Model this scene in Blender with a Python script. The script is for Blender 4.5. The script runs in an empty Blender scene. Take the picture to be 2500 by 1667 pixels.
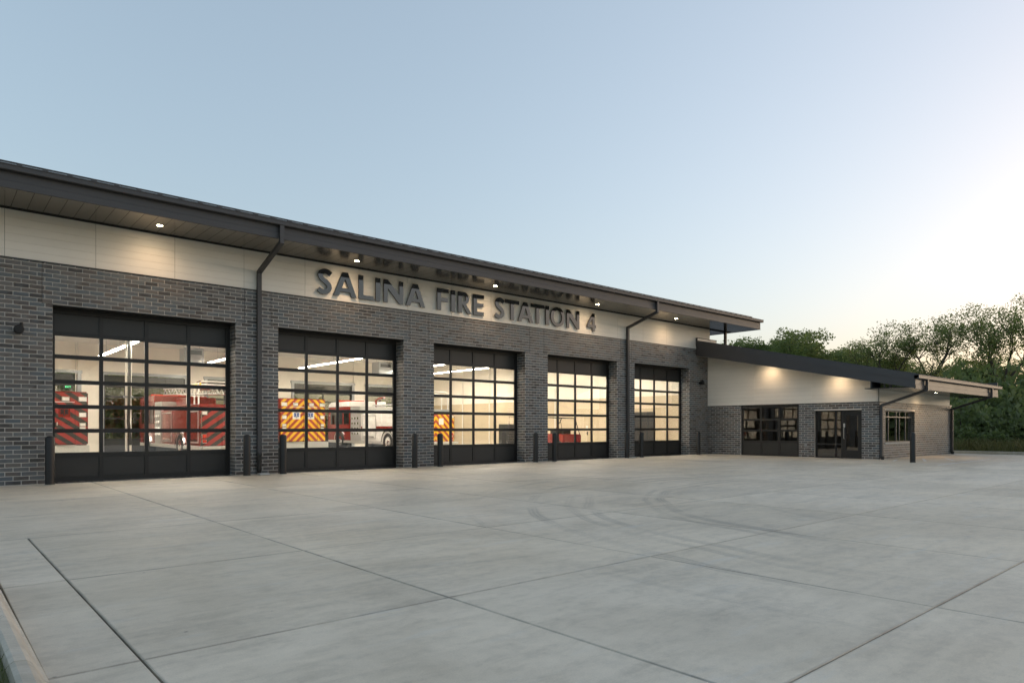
import bpy, bmesh, math, random
import numpy as np
from mathutils import Vector, Matrix
random.seed(7); rng = np.random.default_rng(11)
R = math.radians
scene = bpy.context.scene
COL = scene.collection

# ------------------------------------------------------------------ camera
CAM = Vector((-2.319, -19.304, 1.338)); AXIS = 48.833
cd = bpy.data.cameras.new('camera'); cam = bpy.data.objects.new('camera', cd); COL.objects.link(cam)
cam.location = CAM; cam.rotation_euler = (R(90), 0, R(AXIS - 90))
cd.sensor_width = 36; cd.sensor_fit = 'HORIZONTAL'; cd.lens = 1642.8 / 2500 * 36
cd.shift_y = (1043.6 - 833.5) / 2500; cd.clip_start = 0.05; cd.clip_end = 3000
scene.camera = cam
# ------------------------------------------------------------------ sky and sun (dusk, hazy low sun out of frame to the right)
SUN_DIR = -17.0      # degrees from +X towards +Y
SUN_EL = 2.0
w = bpy.data.worlds.new('World'); scene.world = w; w.use_nodes = True
nt = w.node_tree; bg = nt.nodes['Background']
sky = nt.nodes.new('ShaderNodeTexSky'); sky.sky_type = 'NISHITA'; sky.sun_disc = False
sky.sun_elevation = R(SUN_EL); sky.sun_rotation = R(90 - SUN_DIR)
sky.altitude = 300; sky.air_density = 1.0; sky.dust_density = 4.0; sky.ozone_density = 3.0
hsv = nt.nodes.new('ShaderNodeHueSaturation'); hsv.inputs['Saturation'].default_value = .83
gam = nt.nodes.new('ShaderNodeGamma'); gam.inputs[1].default_value = .60      # evens out the dusk glow
nt.links.new(sky.outputs[0], gam.inputs[0]); nt.links.new(gam.outputs[0], hsv.inputs['Color']); wb = nt.nodes.new('ShaderNodeMix'); wb.data_type = 'RGBA'; wb.blend_type = 'MULTIPLY'; wb.inputs[0].default_value = 1; wb.inputs[7].default_value = (1.12, 1.0, .88, 1)   # warm white balance of the picture
nt.links.new(hsv.outputs[0], wb.inputs[6]); nt.links.new(wb.outputs[2], bg.inputs['Color'])
bg.inputs['Strength'].default_value = 0.15
sd = bpy.data.lights.new('sun', 'SUN'); sun = bpy.data.objects.new('sun', sd); COL.objects.link(sun)
sd.energy = 0.08; sd.angle = R(12); sd.color = (1.0, 0.82, 0.62)
d = Vector((math.cos(R(SUN_DIR)) * math.cos(R(SUN_EL)), math.sin(R(SUN_DIR)) * math.cos(R(SUN_EL)), math.sin(R(SUN_EL))))
sun.rotation_euler = (-d).to_track_quat('-Z', 'Y').to_euler(); sun.location = (60, 10, 30)
vs = scene.view_settings; vs.view_transform = 'Standard'; vs.look = 'None'; vs.gamma = 1; vs.use_curve_mapping = False
vs.exposure = 2.68
scene.render.engine = 'CYCLES'
scene.cycles.use_denoising = True
try: scene.cycles.denoiser = 'OPENIMAGEDENOISE'
except Exception: pass
scene.cycles.max_bounces = 8; scene.cycles.diffuse_bounces = 4; scene.cycles.glossy_bounces = 4
scene.cycles.transmission_bounces = 4; scene.cycles.transparent_max_bounces = 24
scene.cycles.caustics_reflective = False; scene.cycles.caustics_refractive = False
scene.cycles.sample_clamp_indirect = 6.0

# ------------------------------------------------------------------ helpers
def link(o, parent=None):
    COL.objects.link(o)
    if parent is not None: o.parent = parent
    return o
def tag(o, label=None, cat=None, group=None, kind=None):
    if label: o['label'] = label
    if cat: o['category'] = cat
    if group: o['group'] = group
    if kind: o['kind'] = kind
    return o
def empty(name, loc=(0, 0, 0), rz=0, parent=None):
    o = bpy.data.objects.new(name, None); o.location = loc; o.rotation_euler = (0, 0, rz); o.empty_display_size = .2
    return link(o, parent)
def obj(name, mesh, parent=None, loc=(0, 0, 0), rot=(0, 0, 0)):
    o = bpy.data.objects.new(name, mesh); o.location = loc; o.rotation_euler = rot
    return link(o, parent)
def dup(o, parent=None, loc=None, rz=None):
    c = o.copy(); COL.objects.link(c)
    c.parent = parent
    if loc is not None: c.location = loc
    if rz is not None: c.rotation_euler = (0, 0, rz)
    for ch in o.children: dup(ch, c)
    return c

class MB:
    def __init__(s): s.v = []; s.f = []; s.m = []
    def add(s, vs_, fs, mi=0):
        n = len(s.v); s.v += [tuple(p) for p in vs_]; s.f += [tuple(i + n for i in f) for f in fs]; s.m += [mi] * len(fs); return s
    def box(s, x0, x1, y0, y1, z0, z1, mi=0):
        return s.add([(x0, y0, z0), (x1, y0, z0), (x1, y1, z0), (x0, y1, z0), (x0, y0, z1), (x1, y0, z1), (x1, y1, z1), (x0, y1, z1)],
                     [(0, 3, 2, 1), (4, 5, 6, 7), (0, 1, 5, 4), (1, 2, 6, 5), (2, 3, 7, 6), (3, 0, 4, 7)], mi)
    def prism(s, poly, axis, a, b, mi=0):
        """poly: 2D loop; axis 'x': (y,z) extruded in x from a to b; 'y': (x,z); 'z': (x,y)"""
        n = len(poly)
        def P(p, t): return (t, p[0], p[1]) if axis == 'x' else (p[0], t, p[1]) if axis == 'y' else (p[0], p[1], t)
        vs_ = [P(p, a) for p in poly] + [P(p, b) for p in poly]
        fs = [tuple(range(n))[::-1], tuple(range(n, 2 * n))] + [(i, (i + 1) % n, n + (i + 1) % n, n + i) for i in range(n)]
        return s.add(vs_, fs, mi)
    def cyl(s, c, r, h, axis='z', seg=20, r2=None, mi=0):
        r2 = r if r2 is None else r2; vs_ = []
        for k, (rr, t) in enumerate(((r, 0), (r2, h))):
            for i in range(seg):
                a = 2 * math.pi * i / seg; u, v_ = rr * math.cos(a), rr * math.sin(a)
                vs_.append((c[0] + u, c[1] + v_, c[2] + t) if axis == 'z' else (c[0] + t, c[1] + u, c[2] + v_) if axis == 'x' else (c[0] + u, c[1] + t, c[2] + v_))
        fs = [tuple(range(seg))[::-1], tuple(range(seg, 2 * seg))] + [(i, (i + 1) % seg, seg + (i + 1) % seg, seg + i) for i in range(seg)]
        return s.add(vs_, fs, mi)
    def lathe(s, prof, c=(0, 0, 0), axis='z', seg=24, mi=0):
        vs_ = []; n = len(prof)
        for i in range(seg):
            a = 2 * math.pi * i / seg
            for r, t in prof:
                u, v_ = r * math.cos(a), r * math.sin(a)
                vs_.append((c[0] + u, c[1] + v_, c[2] + t) if axis == 'z' else (c[0] + t, c[1] + u, c[2] + v_) if axis == 'x' else (c[0] + u, c[1] + t, c[2] + v_))
        fs = [(i * n + k, ((i + 1) % seg) * n + k, ((i + 1) % seg) * n + k + 1, i * n + k + 1) for i in range(seg) for k in range(n - 1)]
        return s.add(vs_, fs, mi)
    def tube(s, pts, r, seg=8, mi=0):
        pts = [Vector(p) for p in pts]; rs = r if isinstance(r, (list, tuple)) else [r] * len(pts); vs_ = []
        for i, p in enumerate(pts):
            t = (pts[min(i + 1, len(pts) - 1)] - pts[max(i - 1, 0)]).normalized()
            a = t.cross(Vector((0, 0, 1)) if abs(t.z) < .9 else Vector((1, 0, 0))).normalized(); b = t.cross(a)
            for k in range(seg):
                q = 2 * math.pi * k / seg; vs_.append(p + (a * math.cos(q) + b * math.sin(q)) * rs[i])
        fs = [(i * seg + k, i * seg + (k + 1) % seg, (i + 1) * seg + (k + 1) % seg, (i + 1) * seg + k) for i in range(len(pts) - 1) for k in range(seg)]
        fs += [tuple(range(seg))[::-1], tuple(range((len(pts) - 1) * seg, len(pts) * seg))]
        return s.add(vs_, fs, mi)
    def mesh(s, name, mats, bevel=0, smooth=False, segs=1):
        me = bpy.data.meshes.new(name); me.from_pydata(s.v, [], s.f)
        mats = mats if isinstance(mats, (list, tuple)) else [mats]
        for m in mats: me.materials.append(m)
        if len(mats) > 1: me.polygons.foreach_set('material_index', s.m)
        bm = bmesh.new(); bm.from_mesh(me)
        bmesh.ops.recalc_face_normals(bm, faces=bm.faces)
        if bevel:
            bmesh.ops.bevel(bm, geom=[e for e in bm.edges if e.is_manifold and e.calc_face_angle(0) > .5], offset=bevel, segments=segs, affect='EDGES', clamp_overlap=True)
        if smooth:
            for fc in bm.faces: fc.smooth = True
        bm.to_mesh(me); bm.free()
        if smooth:
            try: me.set_sharp_from_angle(angle=R(35))
            except Exception: pass
        return me
    def build(s, name, mats, parent=None, loc=(0, 0, 0), rot=(0, 0, 0), **k):
        return obj(name, s.mesh(name, mats, **k), parent, loc, rot)
def box(name, x0, x1, y0, y1, z0, z1, m, parent=None, bevel=0):
    return MB().box(x0, x1, y0, y1, z0, z1).build(name, m, parent, bevel=bevel)

# ------------------------------------------------------------------ materials
class NT:
    def __init__(s, name):
        s.mat = bpy.data.materials.new(name); s.mat.use_nodes = True; s.t = s.mat.node_tree
        s.b = s.t.nodes['Principled BSDF']; s.out = s.t.nodes['Material Output']
    def n(s, typ, **k):
        nd = s.t.nodes.new('ShaderNode' + typ)
        for a, v in k.items():
            if a in nd.inputs and not hasattr(type(nd), a): nd.inputs[a].default_value = v
            else: setattr(nd, a, v)
        return nd
    def l(s, a, b): s.t.links.new(a, b); return b
    def val(s, sock, x):
        if isinstance(x, (int, float)): sock.default_value = x
        elif isinstance(x, (tuple, list)): sock.default_value = (*x, 1) if len(x) == 3 and sock.type == 'RGBA' else x
        else: s.l(x, sock)
    def math(s, op, a, b=0.0, clamp=False):
        nd = s.n('Math', operation=op, use_clamp=clamp); s.val(nd.inputs[0], a); s.val(nd.inputs[1], b); return nd.outputs[0]
    def mix(s, f, a, b, blend='MIX'):
        nd = s.n('Mix', data_type='RGBA', blend_type=blend); s.val(nd.inputs[0], f); s.val(nd.inputs[6], a); s.val(nd.inputs[7], b); return nd.outputs[2]
    def noise(s, vec, scale, detail=4, rough=.55, dist=0):
        nd = s.n('TexNoise'); nd.inputs['Scale'].default_value = scale; nd.inputs['Detail'].default_value = detail
        nd.inputs['Roughness'].default_value = rough; nd.inputs['Distortion'].default_value = dist; s.l(vec, nd.inputs['Vector']); return nd.outputs['Fac']
    def mapping(s, vec, scale=(1, 1, 1), rot=(0, 0, 0), loc=(0, 0, 0)):
        nd = s.n('Mapping'); nd.inputs['Scale'].default_value = scale; nd.inputs['Rotation'].default_value = rot; nd.inputs['Location'].default_value = loc
        s.l(vec, nd.inputs['Vector']); return nd.outputs[0]
    def ramp(s, f, stops, interp='LINEAR'):
        nd = s.n('ValToRGB'); cr = nd.color_ramp; cr.interpolation = interp
        while len(cr.elements) < len(stops): cr.elements.new(.5)
        for e, (p, c) in zip(cr.elements, stops): e.position = p; e.color = (*c, 1) if len(c) == 3 else c
        s.l(f, nd.inputs[0]); return nd.outputs[0]
    def maprange(s, v, a, b, c=0, d_=1):
        nd = s.n('MapRange'); s.val(nd.inputs[0], v); 
        for i, x in enumerate((a, b, c, d_)): nd.inputs[i + 1].default_value = x
        return nd.outputs[0]
    def pos(s): return s.n('NewGeometry').outputs['Position']
    def objc(s): return s.n('TexCoord').outputs['Object']
    def bump(s, h, strength=.3, dist=.01):
        nd = s.n('Bump'); nd.inputs['Strength'].default_value = strength; nd.inputs['Distance'].default_value = dist; s.l(h, nd.inputs['Height']); s.l(nd.outputs[0], s.b.inputs['Normal'])
def pm(name, col, rough=.5, metal=0, var=.08, scale=3.0, bump=0.0, bscale=60, spec=.5, coat=0, rvar=.06):
    """plain painted / metal / masonry surface with grain, uneven gloss and fine relief"""
    t = NT(name); p = t.pos()
    n1 = t.noise(p, scale, 5); n2 = t.noise(p, scale * 9, 3)
    f = t.math('ADD', t.math('MULTIPLY', n1, .7), t.math('MULTIPLY', n2, .3))
    a = tuple(c * (1 - var) for c in col); b = tuple(min(1, c * (1 + var)) for c in col)
    t.l(t.ramp(f, [(.3, a), (.7, b)]), t.b.inputs['Base Color'])
    t.l(t.maprange(f, .3, .7, max(.02, rough - rvar), min(1, rough + rvar)), t.b.inputs['Roughness'])
    t.b.inputs['Metallic'].default_value = metal; t.b.inputs['Specular IOR Level'].default_value = spec
    t.b.inputs['Coat Weight'].default_value = coat; t.b.inputs['Coat Roughness'].default_value = .08
    if bump: t.bump(t.noise(p, bscale, 4), bump, .004)
    return t.mat
def emit(name, col, strength):
    t = NT(name); t.b.inputs['Base Color'].default_value = (*col, 1)
    t.b.inputs['Emission Color'].default_value = (*col, 1); t.b.inputs['Emission Strength'].default_value = strength
    return t.mat

def mat_brick():
    t = NT('brick'); p = t.pos()
    isl = t.n('NewGeometry').outputs['Random Per Island']; ob = t.n('ObjectInfo').outputs['Random']
    r = t.math('FRACT', t.math('ADD', isl, t.math('MULTIPLY', ob, 7.31)))
    r2 = t.math('FRACT', t.math('MULTIPLY', r, 13.7)); r3 = t.math('FRACT', t.math('MULTIPLY', r, 37.3))
    off = t.n('CombineXYZ'); t.l(t.math('MULTIPLY', r, 50), off.inputs[0]); t.l(t.math('MULTIPLY', r2, 50), off.inputs[1]); t.l(t.math('MULTIPLY', r3, 50), off.inputs[2])
    v = t.n('VectorMath', operation='ADD'); t.l(p, v.inputs[0]); t.l(off.outputs[0], v.inputs[1]); v = v.outputs[0]
    base = t.ramp(r2, [(0, (.112, .135, .152)), (.25, (.130, .143, .150)), (.46, (.155, .152, .15)), (.64, (.150, .131, .118)), (.80, (.098, .083, .074)), (.90, (.058, .055, .053))])
    # flashing: soft two-tone patches and dark diagonal smears inside the brick
    n1 = t.noise(t.mapping(v, (2.2, 2.2, 5)), 1.6, 2)
    fl = t.math('MULTIPLY', t.maprange(n1, .46, .62), .75)
    other = t.ramp(r3, [(0, (.09, .102, .115)), (.5, (.15, .135, .122)), (1, (.185, .195, .20))])
    c = t.mix(fl, base, other)
    n2 = t.noise(t.mapping(v, (3, 3, 16), (0, R(24), 0)), 1.5, 2, .5, .5)
    sm = t.math('MULTIPLY', t.maprange(n2, .62, .70), t.maprange(r3, .45, .6))
    c = t.mix(t.math('MULTIPLY', sm, .55), c, (.035, .034, .034))
    n3 = t.noise(v, 70, 4, .7)
    c = t.mix(t.maprange(n3, .35, .7, 0, .28), c, t.mix(1.0, c, (.62, .62, .62), 'MULTIPLY'))
    t.l(c, t.b.inputs['Base Color'])
    t.l(t.maprange(n3, .3, .7, .36, .54), t.b.inputs['Roughness']); t.b.inputs['Specular IOR Level'].default_value = .42
    h = t.math('ADD', t.math('MULTIPLY', n1, .6), t.math('MULTIPLY', n3, .4)); t.bump(h, .55, .006)
    return t.mat

TYRE = ((6.22, 6.42, .30), (6.56, 6.68, .22), (7.62, 7.80, .28), (7.96, 8.12, .2), (8.58, 8.76, .24), (9.6, 9.72, .12), (4.6, 4.74, .10))
def mat_concrete(name='concrete', tyre=True, base=(.76, .67, .54)):
    t = NT(name); p = t.pos(); ob = t.n('ObjectInfo').outputs['Random']
    pale = tuple(x * 1.1 for x in base); dark = tuple(x * .76 for x in base)
    n1 = t.noise(t.mapping(p, (.55, .95, 1)), .9, 6, .6); n2 = t.noise(t.mapping(p, (1.0, 5.5, 1), (0, 0, R(6))), .8, 5, .6, .6); n3 = t.noise(p, 9, 5, .65)
    f = t.math('ADD', t.math('ADD', t.math('MULTIPLY', n1, .38), t.math('MULTIPLY', n2, .34)), t.math('MULTIPLY', n3, .28))
    c = t.ramp(f, [(.37, dark), (.5, base), (.62, pale)])
    # slab to slab tone, warm and cool pours
    c = t.mix(t.maprange(ob, 0, 1, 0, .9), c, t.mix(1.0, c, (.86, .86, .85), 'MULTIPLY'))
    bl_ = t.noise(p, .42, 5, .62, .8); c = t.mix(t.maprange(bl_, .42, .66, 0, .8), c, t.mix(1.0, c, (.80, .79, .77), 'MULTIPLY'))
    if tyre:
        ge = t.n('SeparateXYZ'); t.l(t.n('TexCoord').outputs['Generated'], ge.inputs[0])
        ed = t.math('MINIMUM', t.math('MINIMUM', ge.outputs[0], t.math('SUBTRACT', 1.0, ge.outputs[0])), t.math('MINIMUM', ge.outputs[1], t.math('SUBTRACT', 1.0, ge.outputs[1])))
        en = t.math('MULTIPLY', t.maprange(ed, .002, .008, 1, 0), t.maprange(t.noise(p, 2.2, 4), .3, .65, .08, .6)); c = t.mix(en, c, (.15, .14, .125))
    wm = t.noise(p, .16, 3); c = t.mix(t.maprange(wm, .40, .62, 0, .6), c, t.mix(1.0, c, (1.0, .965, .90), 'MULTIPLY'))
    # pale scuffed tracks
    sc = t.noise(t.mapping(p, (.5, 2.6, 1), (0, 0, R(-14))), 1.2, 6, .7); c = t.mix(t.maprange(sc, .57, .72, 0, .34), c, (.62, .63, .62))
    if tyre:
        sep = t.n('SeparateXYZ'); t.l(p, sep.inputs[0])
        dx = t.math('SUBTRACT', sep.outputs[0], 12.0); dy = t.math('SUBTRACT', sep.outputs[1], -16.6)
        rr = t.math('SQRT', t.math('ADD', t.math('MULTIPLY', dx, dx), t.math('MULTIPLY', dy, dy)))
        rr = t.math('ADD', rr, t.math('MULTIPLY', t.math('SUBTRACT', t.noise(p, .35, 2), .5), .5))
        tot = None
        for a, b, k in TYRE:
            m = (a + b) / 2; hw = (b - a) / 2
            q = t.math('ABSOLUTE', t.math('SUBTRACT', rr, m))
            q = t.math('MULTIPLY', t.maprange(q, hw * .7, hw * 1.25, 1, 0), k)
            tot = q if tot is None else t.math('ADD', tot, q)
        ang = t.noise(p, .45, 3); tr = t.noise(p, 30, 2)
        grooves = t.maprange(t.math('SINE', t.math('MULTIPLY', rr, 95)), -1, 1, .55, 1)
        fade = t.math('MULTIPLY', t.maprange(sep.outputs[0], 12.5, 22, 1, 0), t.maprange(sep.outputs[1], -18.5, -15.5, 0, 1))
        tot = t.math('MULTIPLY', t.math('MULTIPLY', t.math('MULTIPLY', tot, fade), t.maprange(ang, .40, .58, .1, 1.5)), t.math('MULTIPLY', t.maprange(tr, .3, .6, .55, 1.1), grooves), True)
        c = t.mix(tot, c, (.10, .10, .10))
    # specks, small oil drips and pits
    vo = t.n('TexVoronoi'); vo.inputs['Scale'].default_value = 2.6; t.l(p, vo.inputs['Vector'])
    spk = t.math('MULTIPLY', t.maprange(vo.outputs['Distance'], .018, .045, 1, 0), t.maprange(t.noise(p, .8, 2), .5, .6))
    c = t.mix(t.math('MULTIPLY', spk, .8), c, (.05, .05, .05))
    n6 = t.noise(t.mapping(p, (1, 2.2, 1)), 3.2, 6, .7, .4); c = t.mix(t.maprange(n6, .48, .66, 0, .42), c, t.mix(1.0, c, (.74, .73, .71), 'MULTIPLY'))
    n5 = t.noise(p, 90, 4, .75); c = t.mix(t.maprange(n5, .35, .65, 0, .32), c, t.mix(1.0, c, (.6, .6, .6), 'MULTIPLY'))
    t.l(c, t.b.inputs['Base Color'])
    t.l(t.maprange(f, .3, .7, .48, .66), t.b.inputs['Roughness']); t.b.inputs['Specular IOR Level'].default_value = .5
    broom = t.noise(t.mapping(p, (4, 150, 1)), 1, 3, .7)
    t.bump(t.math('ADD', t.math('MULTIPLY', broom, .5), t.math('MULTIPLY', n5, .5)), .28, .004)
    return t.mat

def mat_glass(name, tint=(.93, .95, .94), refl=1.0):
    t = NT(name); t.t.nodes.remove(t.b)
    tr = t.n('BsdfTransparent'); tr.inputs[0].default_value = (*tint, 1)
    gl = t.n('BsdfGlossy'); gl.inputs['Roughness'].default_value = .015; gl.inputs[0].default_value = (1, 1, 1, 1)
    fr = t.n('Fresnel'); fr.inputs['IOR'].default_value = 1.62
    bp = t.n('Bump'); bp.inputs['Strength'].default_value = .12; bp.inputs['Distance'].default_value = .012
    t.l(t.noise(t.pos(), 1.3, 1), bp.inputs['Height']); t.l(bp.outputs[0], gl.inputs['Normal'])
    mx = t.n('MixShader'); t.l(t.math('MULTIPLY', fr.outputs[0], refl * 2.3, True), mx.inputs[0]); t.l(tr.outputs[0], mx.inputs[1]); t.l(gl.outputs[0], mx.inputs[2]); t.l(mx.outputs[0], t.out.inputs[0])
    return t.mat

def mat_soffit():
    t = NT('soffit_metal'); p = t.pos(); ob = t.n('ObjectInfo').outputs['Random']
    c = t.mix(t.maprange(ob, 0, 1, 0, 1), (.115, .106, .097), (.14, .13, .119)); t.l(c, t.b.inputs['Base Color'])
    t.b.inputs['Metallic'].default_value = .7; t.l(t.maprange(t.noise(t.mapping(p, (1, .3, 1)), 4, 3), .3, .7, .13, .2), t.b.inputs['Roughness'])
    t.b.inputs['Specular IOR Level'].default_value = .7
    t.bump(t.noise(t.mapping(p, (14, .8, 1)), 1, 2), .10, .004)
    return t.mat
def mat_siding():
    t = NT('fibre_cement_siding'); p = t.pos(); ob = t.n('ObjectInfo').outputs['Random']
    n = t.noise(p, 2.5, 4); n2 = t.noise(p, 120, 3)
    c = t.mix(t.maprange(t.math('ADD', t.math('MULTIPLY', n, .6), t.math('MULTIPLY', ob, .4)), .2, .8), (.80, .765, .70), (.86, .825, .76))
    t.l(c, t.b.inputs['Base Color']); t.b.inputs['Roughness'].default_value = .5; t.bump(n2, .12, .002)
    return t.mat
def mat_chevron(name, c1, c2, period, slope):
    t = NT(name); s = t.n('SeparateXYZ'); t.l(t.objc(), s.inputs[0])
    v = t.math('ADD', s.outputs[2], t.math('MULTIPLY', t.math('ABSOLUTE', s.outputs[0]), slope))
    f = t.math('FRACT', t.math('DIVIDE', t.math('ADD', v, 50 * period), period))
    f = t.maprange(f, .495, .505); n = t.noise(t.pos(), 6, 3)
    c = t.mix(f, c1, c2); c = t.mix(t.maprange(n, .4, .7, 0, .2), c, t.mix(1.0, c, (.75, .75, .75), 'MULTIPLY'))
    t.l(c, t.b.inputs['Base Color']); t.b.inputs['Roughness'].default_value = .35; t.b.inputs['Coat Weight'].default_value = .3
    return t.mat
def mat_leaf(name, c1, c2, c3, trans=.45):
    t = NT(name); r = t.n('NewGeometry').outputs['Random Per Island']; ob = t.n('ObjectInfo').outputs['Random']
    c = t.ramp(r, [(0, c1), (.5, c2), (1, c3)]); c = t.mix(t.maprange(ob, 0, 1, 0, .5), c, t.mix(1.0, c, (.8, .92, .7), 'MULTIPLY'))
    t.l(c, t.b.inputs['Base Color']); t.b.inputs['Roughness'].default_value = .5; t.b.inputs['Specular IOR Level'].default_value = .3
    tl = t.n('BsdfTranslucent'); t.l(t.mix(1.0, c, (1.6, 1.7, 1.1), 'MULTIPLY'), tl.inputs[0])
    mx = t.n('MixShader'); mx.inputs[0].default_value = trans; t.l(t.b.outputs[0], mx.inputs[1]); t.l(tl.outputs[0], mx.inputs[2]); t.l(mx.outputs[0], t.out.inputs[0])
    return t.mat

M = {}
M['brick'] = mat_brick()
M['mortar'] = pm('mortar', (.66, .62, .57), .85, var=.12, scale=6, bump=.4, bscale=220)
M['concrete'] = mat_concrete()
M['curb'] = mat_concrete('curb_concrete', False, (.60, .545, .45))
M['pad'] = pm('pale_concrete', (.55, .54, .51), .8, bump=.3)
M['joint'] = pm('joint_dirt', (.05, .047, .042), .9)
M['blk'] = pm('black_aluminium', (.018, .0172, .0165), .42, var=.2, scale=2)
M['panel'] = pm('black_panel', (.03, .029, .028), .40, var=.12, scale=1.5, bump=.1, bscale=6)
M['bronze'] = pm('dark_bronze_metal', (.078, .077, .08), .5, metal=.25, var=.03, scale=1.2, spec=.4, rvar=.015)
M['letter'] = pm('letter_metal', (.105, .103, .101), .04, metal=1.0, var=.03, scale=2, spec=.8, rvar=.01)
M['soffit'] = mat_soffit(); M['siding'] = mat_siding()
M['trim'] = pm('white_trim', (.74, .71, .66), .4)
M['black'] = pm('flat_black', (.008, .008, .008), .6)
M['glass'] = mat_glass('clear_glass'); M['wglass'] = mat_glass('tinted_glass', (.30, .31, .31), 1.1)
M['boll'] = pm('bollard_paint', (.014, .0135, .0135), .48, var=.2, scale=5, bump=.15, bscale=40)
M['iwall'] = pm('cream_wall', (.74, .685, .585), .6, var=.04, scale=.8)
M['iblock'] = pm('tan_block', (.52, .42, .285), .6, var=.05, scale=1.2, bump=.2)
M['iceil'] = pm('ceiling_white', (.70, .67, .60), .7)
M['ifloor'] = pm('sealed_floor', (.34, .32, .29), .22, var=.12, scale=.8)
M['grey'] = pm('grey_metal', (.30, .31, .31), .4, metal=.3)
M['steel'] = pm('brushed_steel', (.50, .49, .46), .42, metal=.7, var=.04, scale=2)
M['chrome'] = pm('chrome', (.8, .8, .8), .10, metal=1, var=.03)
M['plate'] = pm('tread_plate', (.55, .53, .48), .38, metal=.6, var=.15, scale=30, bump=.8, bscale=90)
M['rubber'] = pm('tyre_rubber', (.018, .018, .018), .75, bump=.3)
M['red'] = pm('fire_engine_red', (.20, .02, .017), .22, var=.06, coat=.6)
M['white'] = pm('white_paint', (.72, .70, .65), .25, coat=.4)
M['gold'] = pm('gold_leaf', (.75, .60, .25), .35, metal=.4)
M['sgold'] = pm('pale_lettering', (.80, .74, .58), .5)
M['blue'] = pm('emblem_blue', (.05, .10, .30), .4)
M['dglass'] = pm('dark_vehicle_glass', (.012, .014, .015), .06, spec=.8)
M['lens'] = pm('lamp_lens', (.72, .70, .64), .18, coat=.5)
M['redlens'] = pm('red_lens', (.5, .05, .03), .15, coat=.5)
M['yellow'] = pm('yellow_hose', (.62, .45, .06), .5)
M['paint'] = pm('white_road_paint', (.68, .68, .66), .7, var=.15, scale=12)
M['soil'] = pm('dry_grass_ground', (.10, .105, .05), .95, var=.35, scale=.6, bump=.5, bscale=20)
M['bark'] = pm('bark', (.085, .07, .055), .9, var=.3, scale=4, bump=.8, bscale=12)
M['leafA'] = mat_leaf('cottonwood_leaf', (.15, .18, .075), (.19, .215, .095), (.23, .245, .12), .5)
M['leafB'] = mat_leaf('elm_leaf', (.13, .165, .065), (.16, .19, .078), (.20, .215, .10), .5)
M['leafC'] = mat_leaf('shrub_leaf', (.11, .14, .065), (.14, .17, .08), (.175, .195, .095), .45)
M['blade'] = mat_leaf('grass_blade', (.05, .08, .018), (.075, .105, .028), (.12, .12, .05), .3)
M['weed'] = mat_leaf('weed_blade', (.07, .085, .028), (.10, .10, .04), (.15, .13, .065), .3)
M['chevRB'] = mat_chevron('red_black_chevron', (.29, .032, .026), (.035, .035, .03), .40, .72)
M['chevYR'] = mat_chevron('yellow_red_chevron', (.80, .47, .02), (.36, .05, .035), .36, 1.0)
M['ilamp'] = emit('lamp_diffuser', (1.0, .91, .78), 13.5)
M['dlamp'] = emit('downlight_lens', (1.0, .76, .48), 30.0)
M['exit'] = emit('exit_green', (.1, 1.0, .35), .35)

# ================================================================== SETTING: ground, apron, kerbs
BX, BW, BG = 5.486, 4.267, 4.267       # bay pitch, opening width
me = bpy.data.meshes.new('ground'); S = 900
me.from_pydata([(-S, -S, -.12), (S, -S, -.12), (S, S, -.12), (-S, S, -.12)], [], [(0, 1, 2, 3)]); me.materials.append(M['soil'])
tag(obj('ground', me), kind='structure')
apron = MB().box(-9.9, 38.2, -33.9, -.01, -.11, -.035).build('concrete_apron', M['joint']); tag(apron, kind='structure')
XJ = [-1.37] + [.80 + 2.57 * k for k in range(15)]
XJ = [x for x in XJ if x < 37] + [38.3]
YJ = [.0, -1.75, -4.25, -6.75, -9.32, -12.28, -14.98, -17.60, -20.25, -22.9, -28.4, -34]
SL = []
for j in range(len(YJ) - 1):
    y1, y0 = YJ[j], YJ[j + 1]
    xs = ([-10.0, -5.6] + XJ) if j < 4 else ([-1.827] + XJ)
    if j < 4: xs = [-10.0, -4.4] + XJ[1:]
    for a, b in zip(xs[:-1], xs[1:]):
        g = .004; ga = .007 if abs(a + 1.37) < .01 and j >= 4 else g; gb = .007 if abs(b + 1.37) < .01 and j >= 4 else g
        mb = MB().box(a + ga - (a + b) / 2, b - gb - (a + b) / 2, y0 + g - (y0 + y1) / 2, y1 - g - (y0 + y1) / 2, -.09, 0)
        mb.build('slab', M['concrete'], apron, loc=((a + b) / 2, (y0 + y1) / 2, random.uniform(-.0012, .0012)), bevel=.005)
# left kerb: rolled profile, in lengths with joints between
def kerb(name, pts, label=None):
    """rolled kerb swept along a plan path; profile offsets are to the left of travel"""
    prof = [(0, -.1), (0, .002), (.02, .012), (.075, .12), (.10, .142), (.15, .148), (.172, .138), (.18, .10), (.18, -.1)]
    root = empty(name, (0, 0, 0)); tag(root, kind='structure')
    pts = [Vector((*p, 0)) for p in pts]
    def nrm(i):
        t = (pts[min(i + 1, len(pts) - 1)] - pts[max(i - 1, 0)]).normalized(); return Vector((-t.y, t.x, 0))
    for i in range(len(pts) - 1):
        a, b = pts[i], pts[i + 1]; t = (b - a).normalized() * .004; na, nb = nrm(i), nrm(i + 1); n = len(prof)
        mb = MB(); mb.add([(a + t + na * o) + Vector((0, 0, z)) for o, z in prof] + [(b - t + nb * o) + Vector((0, 0, z)) for o, z in prof],
                          [(k, (k + 1) % n, n + (k + 1) % n, n + k) for k in range(n)] + [tuple(range(n))[::-1], tuple(range(n, 2 * n))])
        mb.build('kerb_stone', M['curb'], root)
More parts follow.
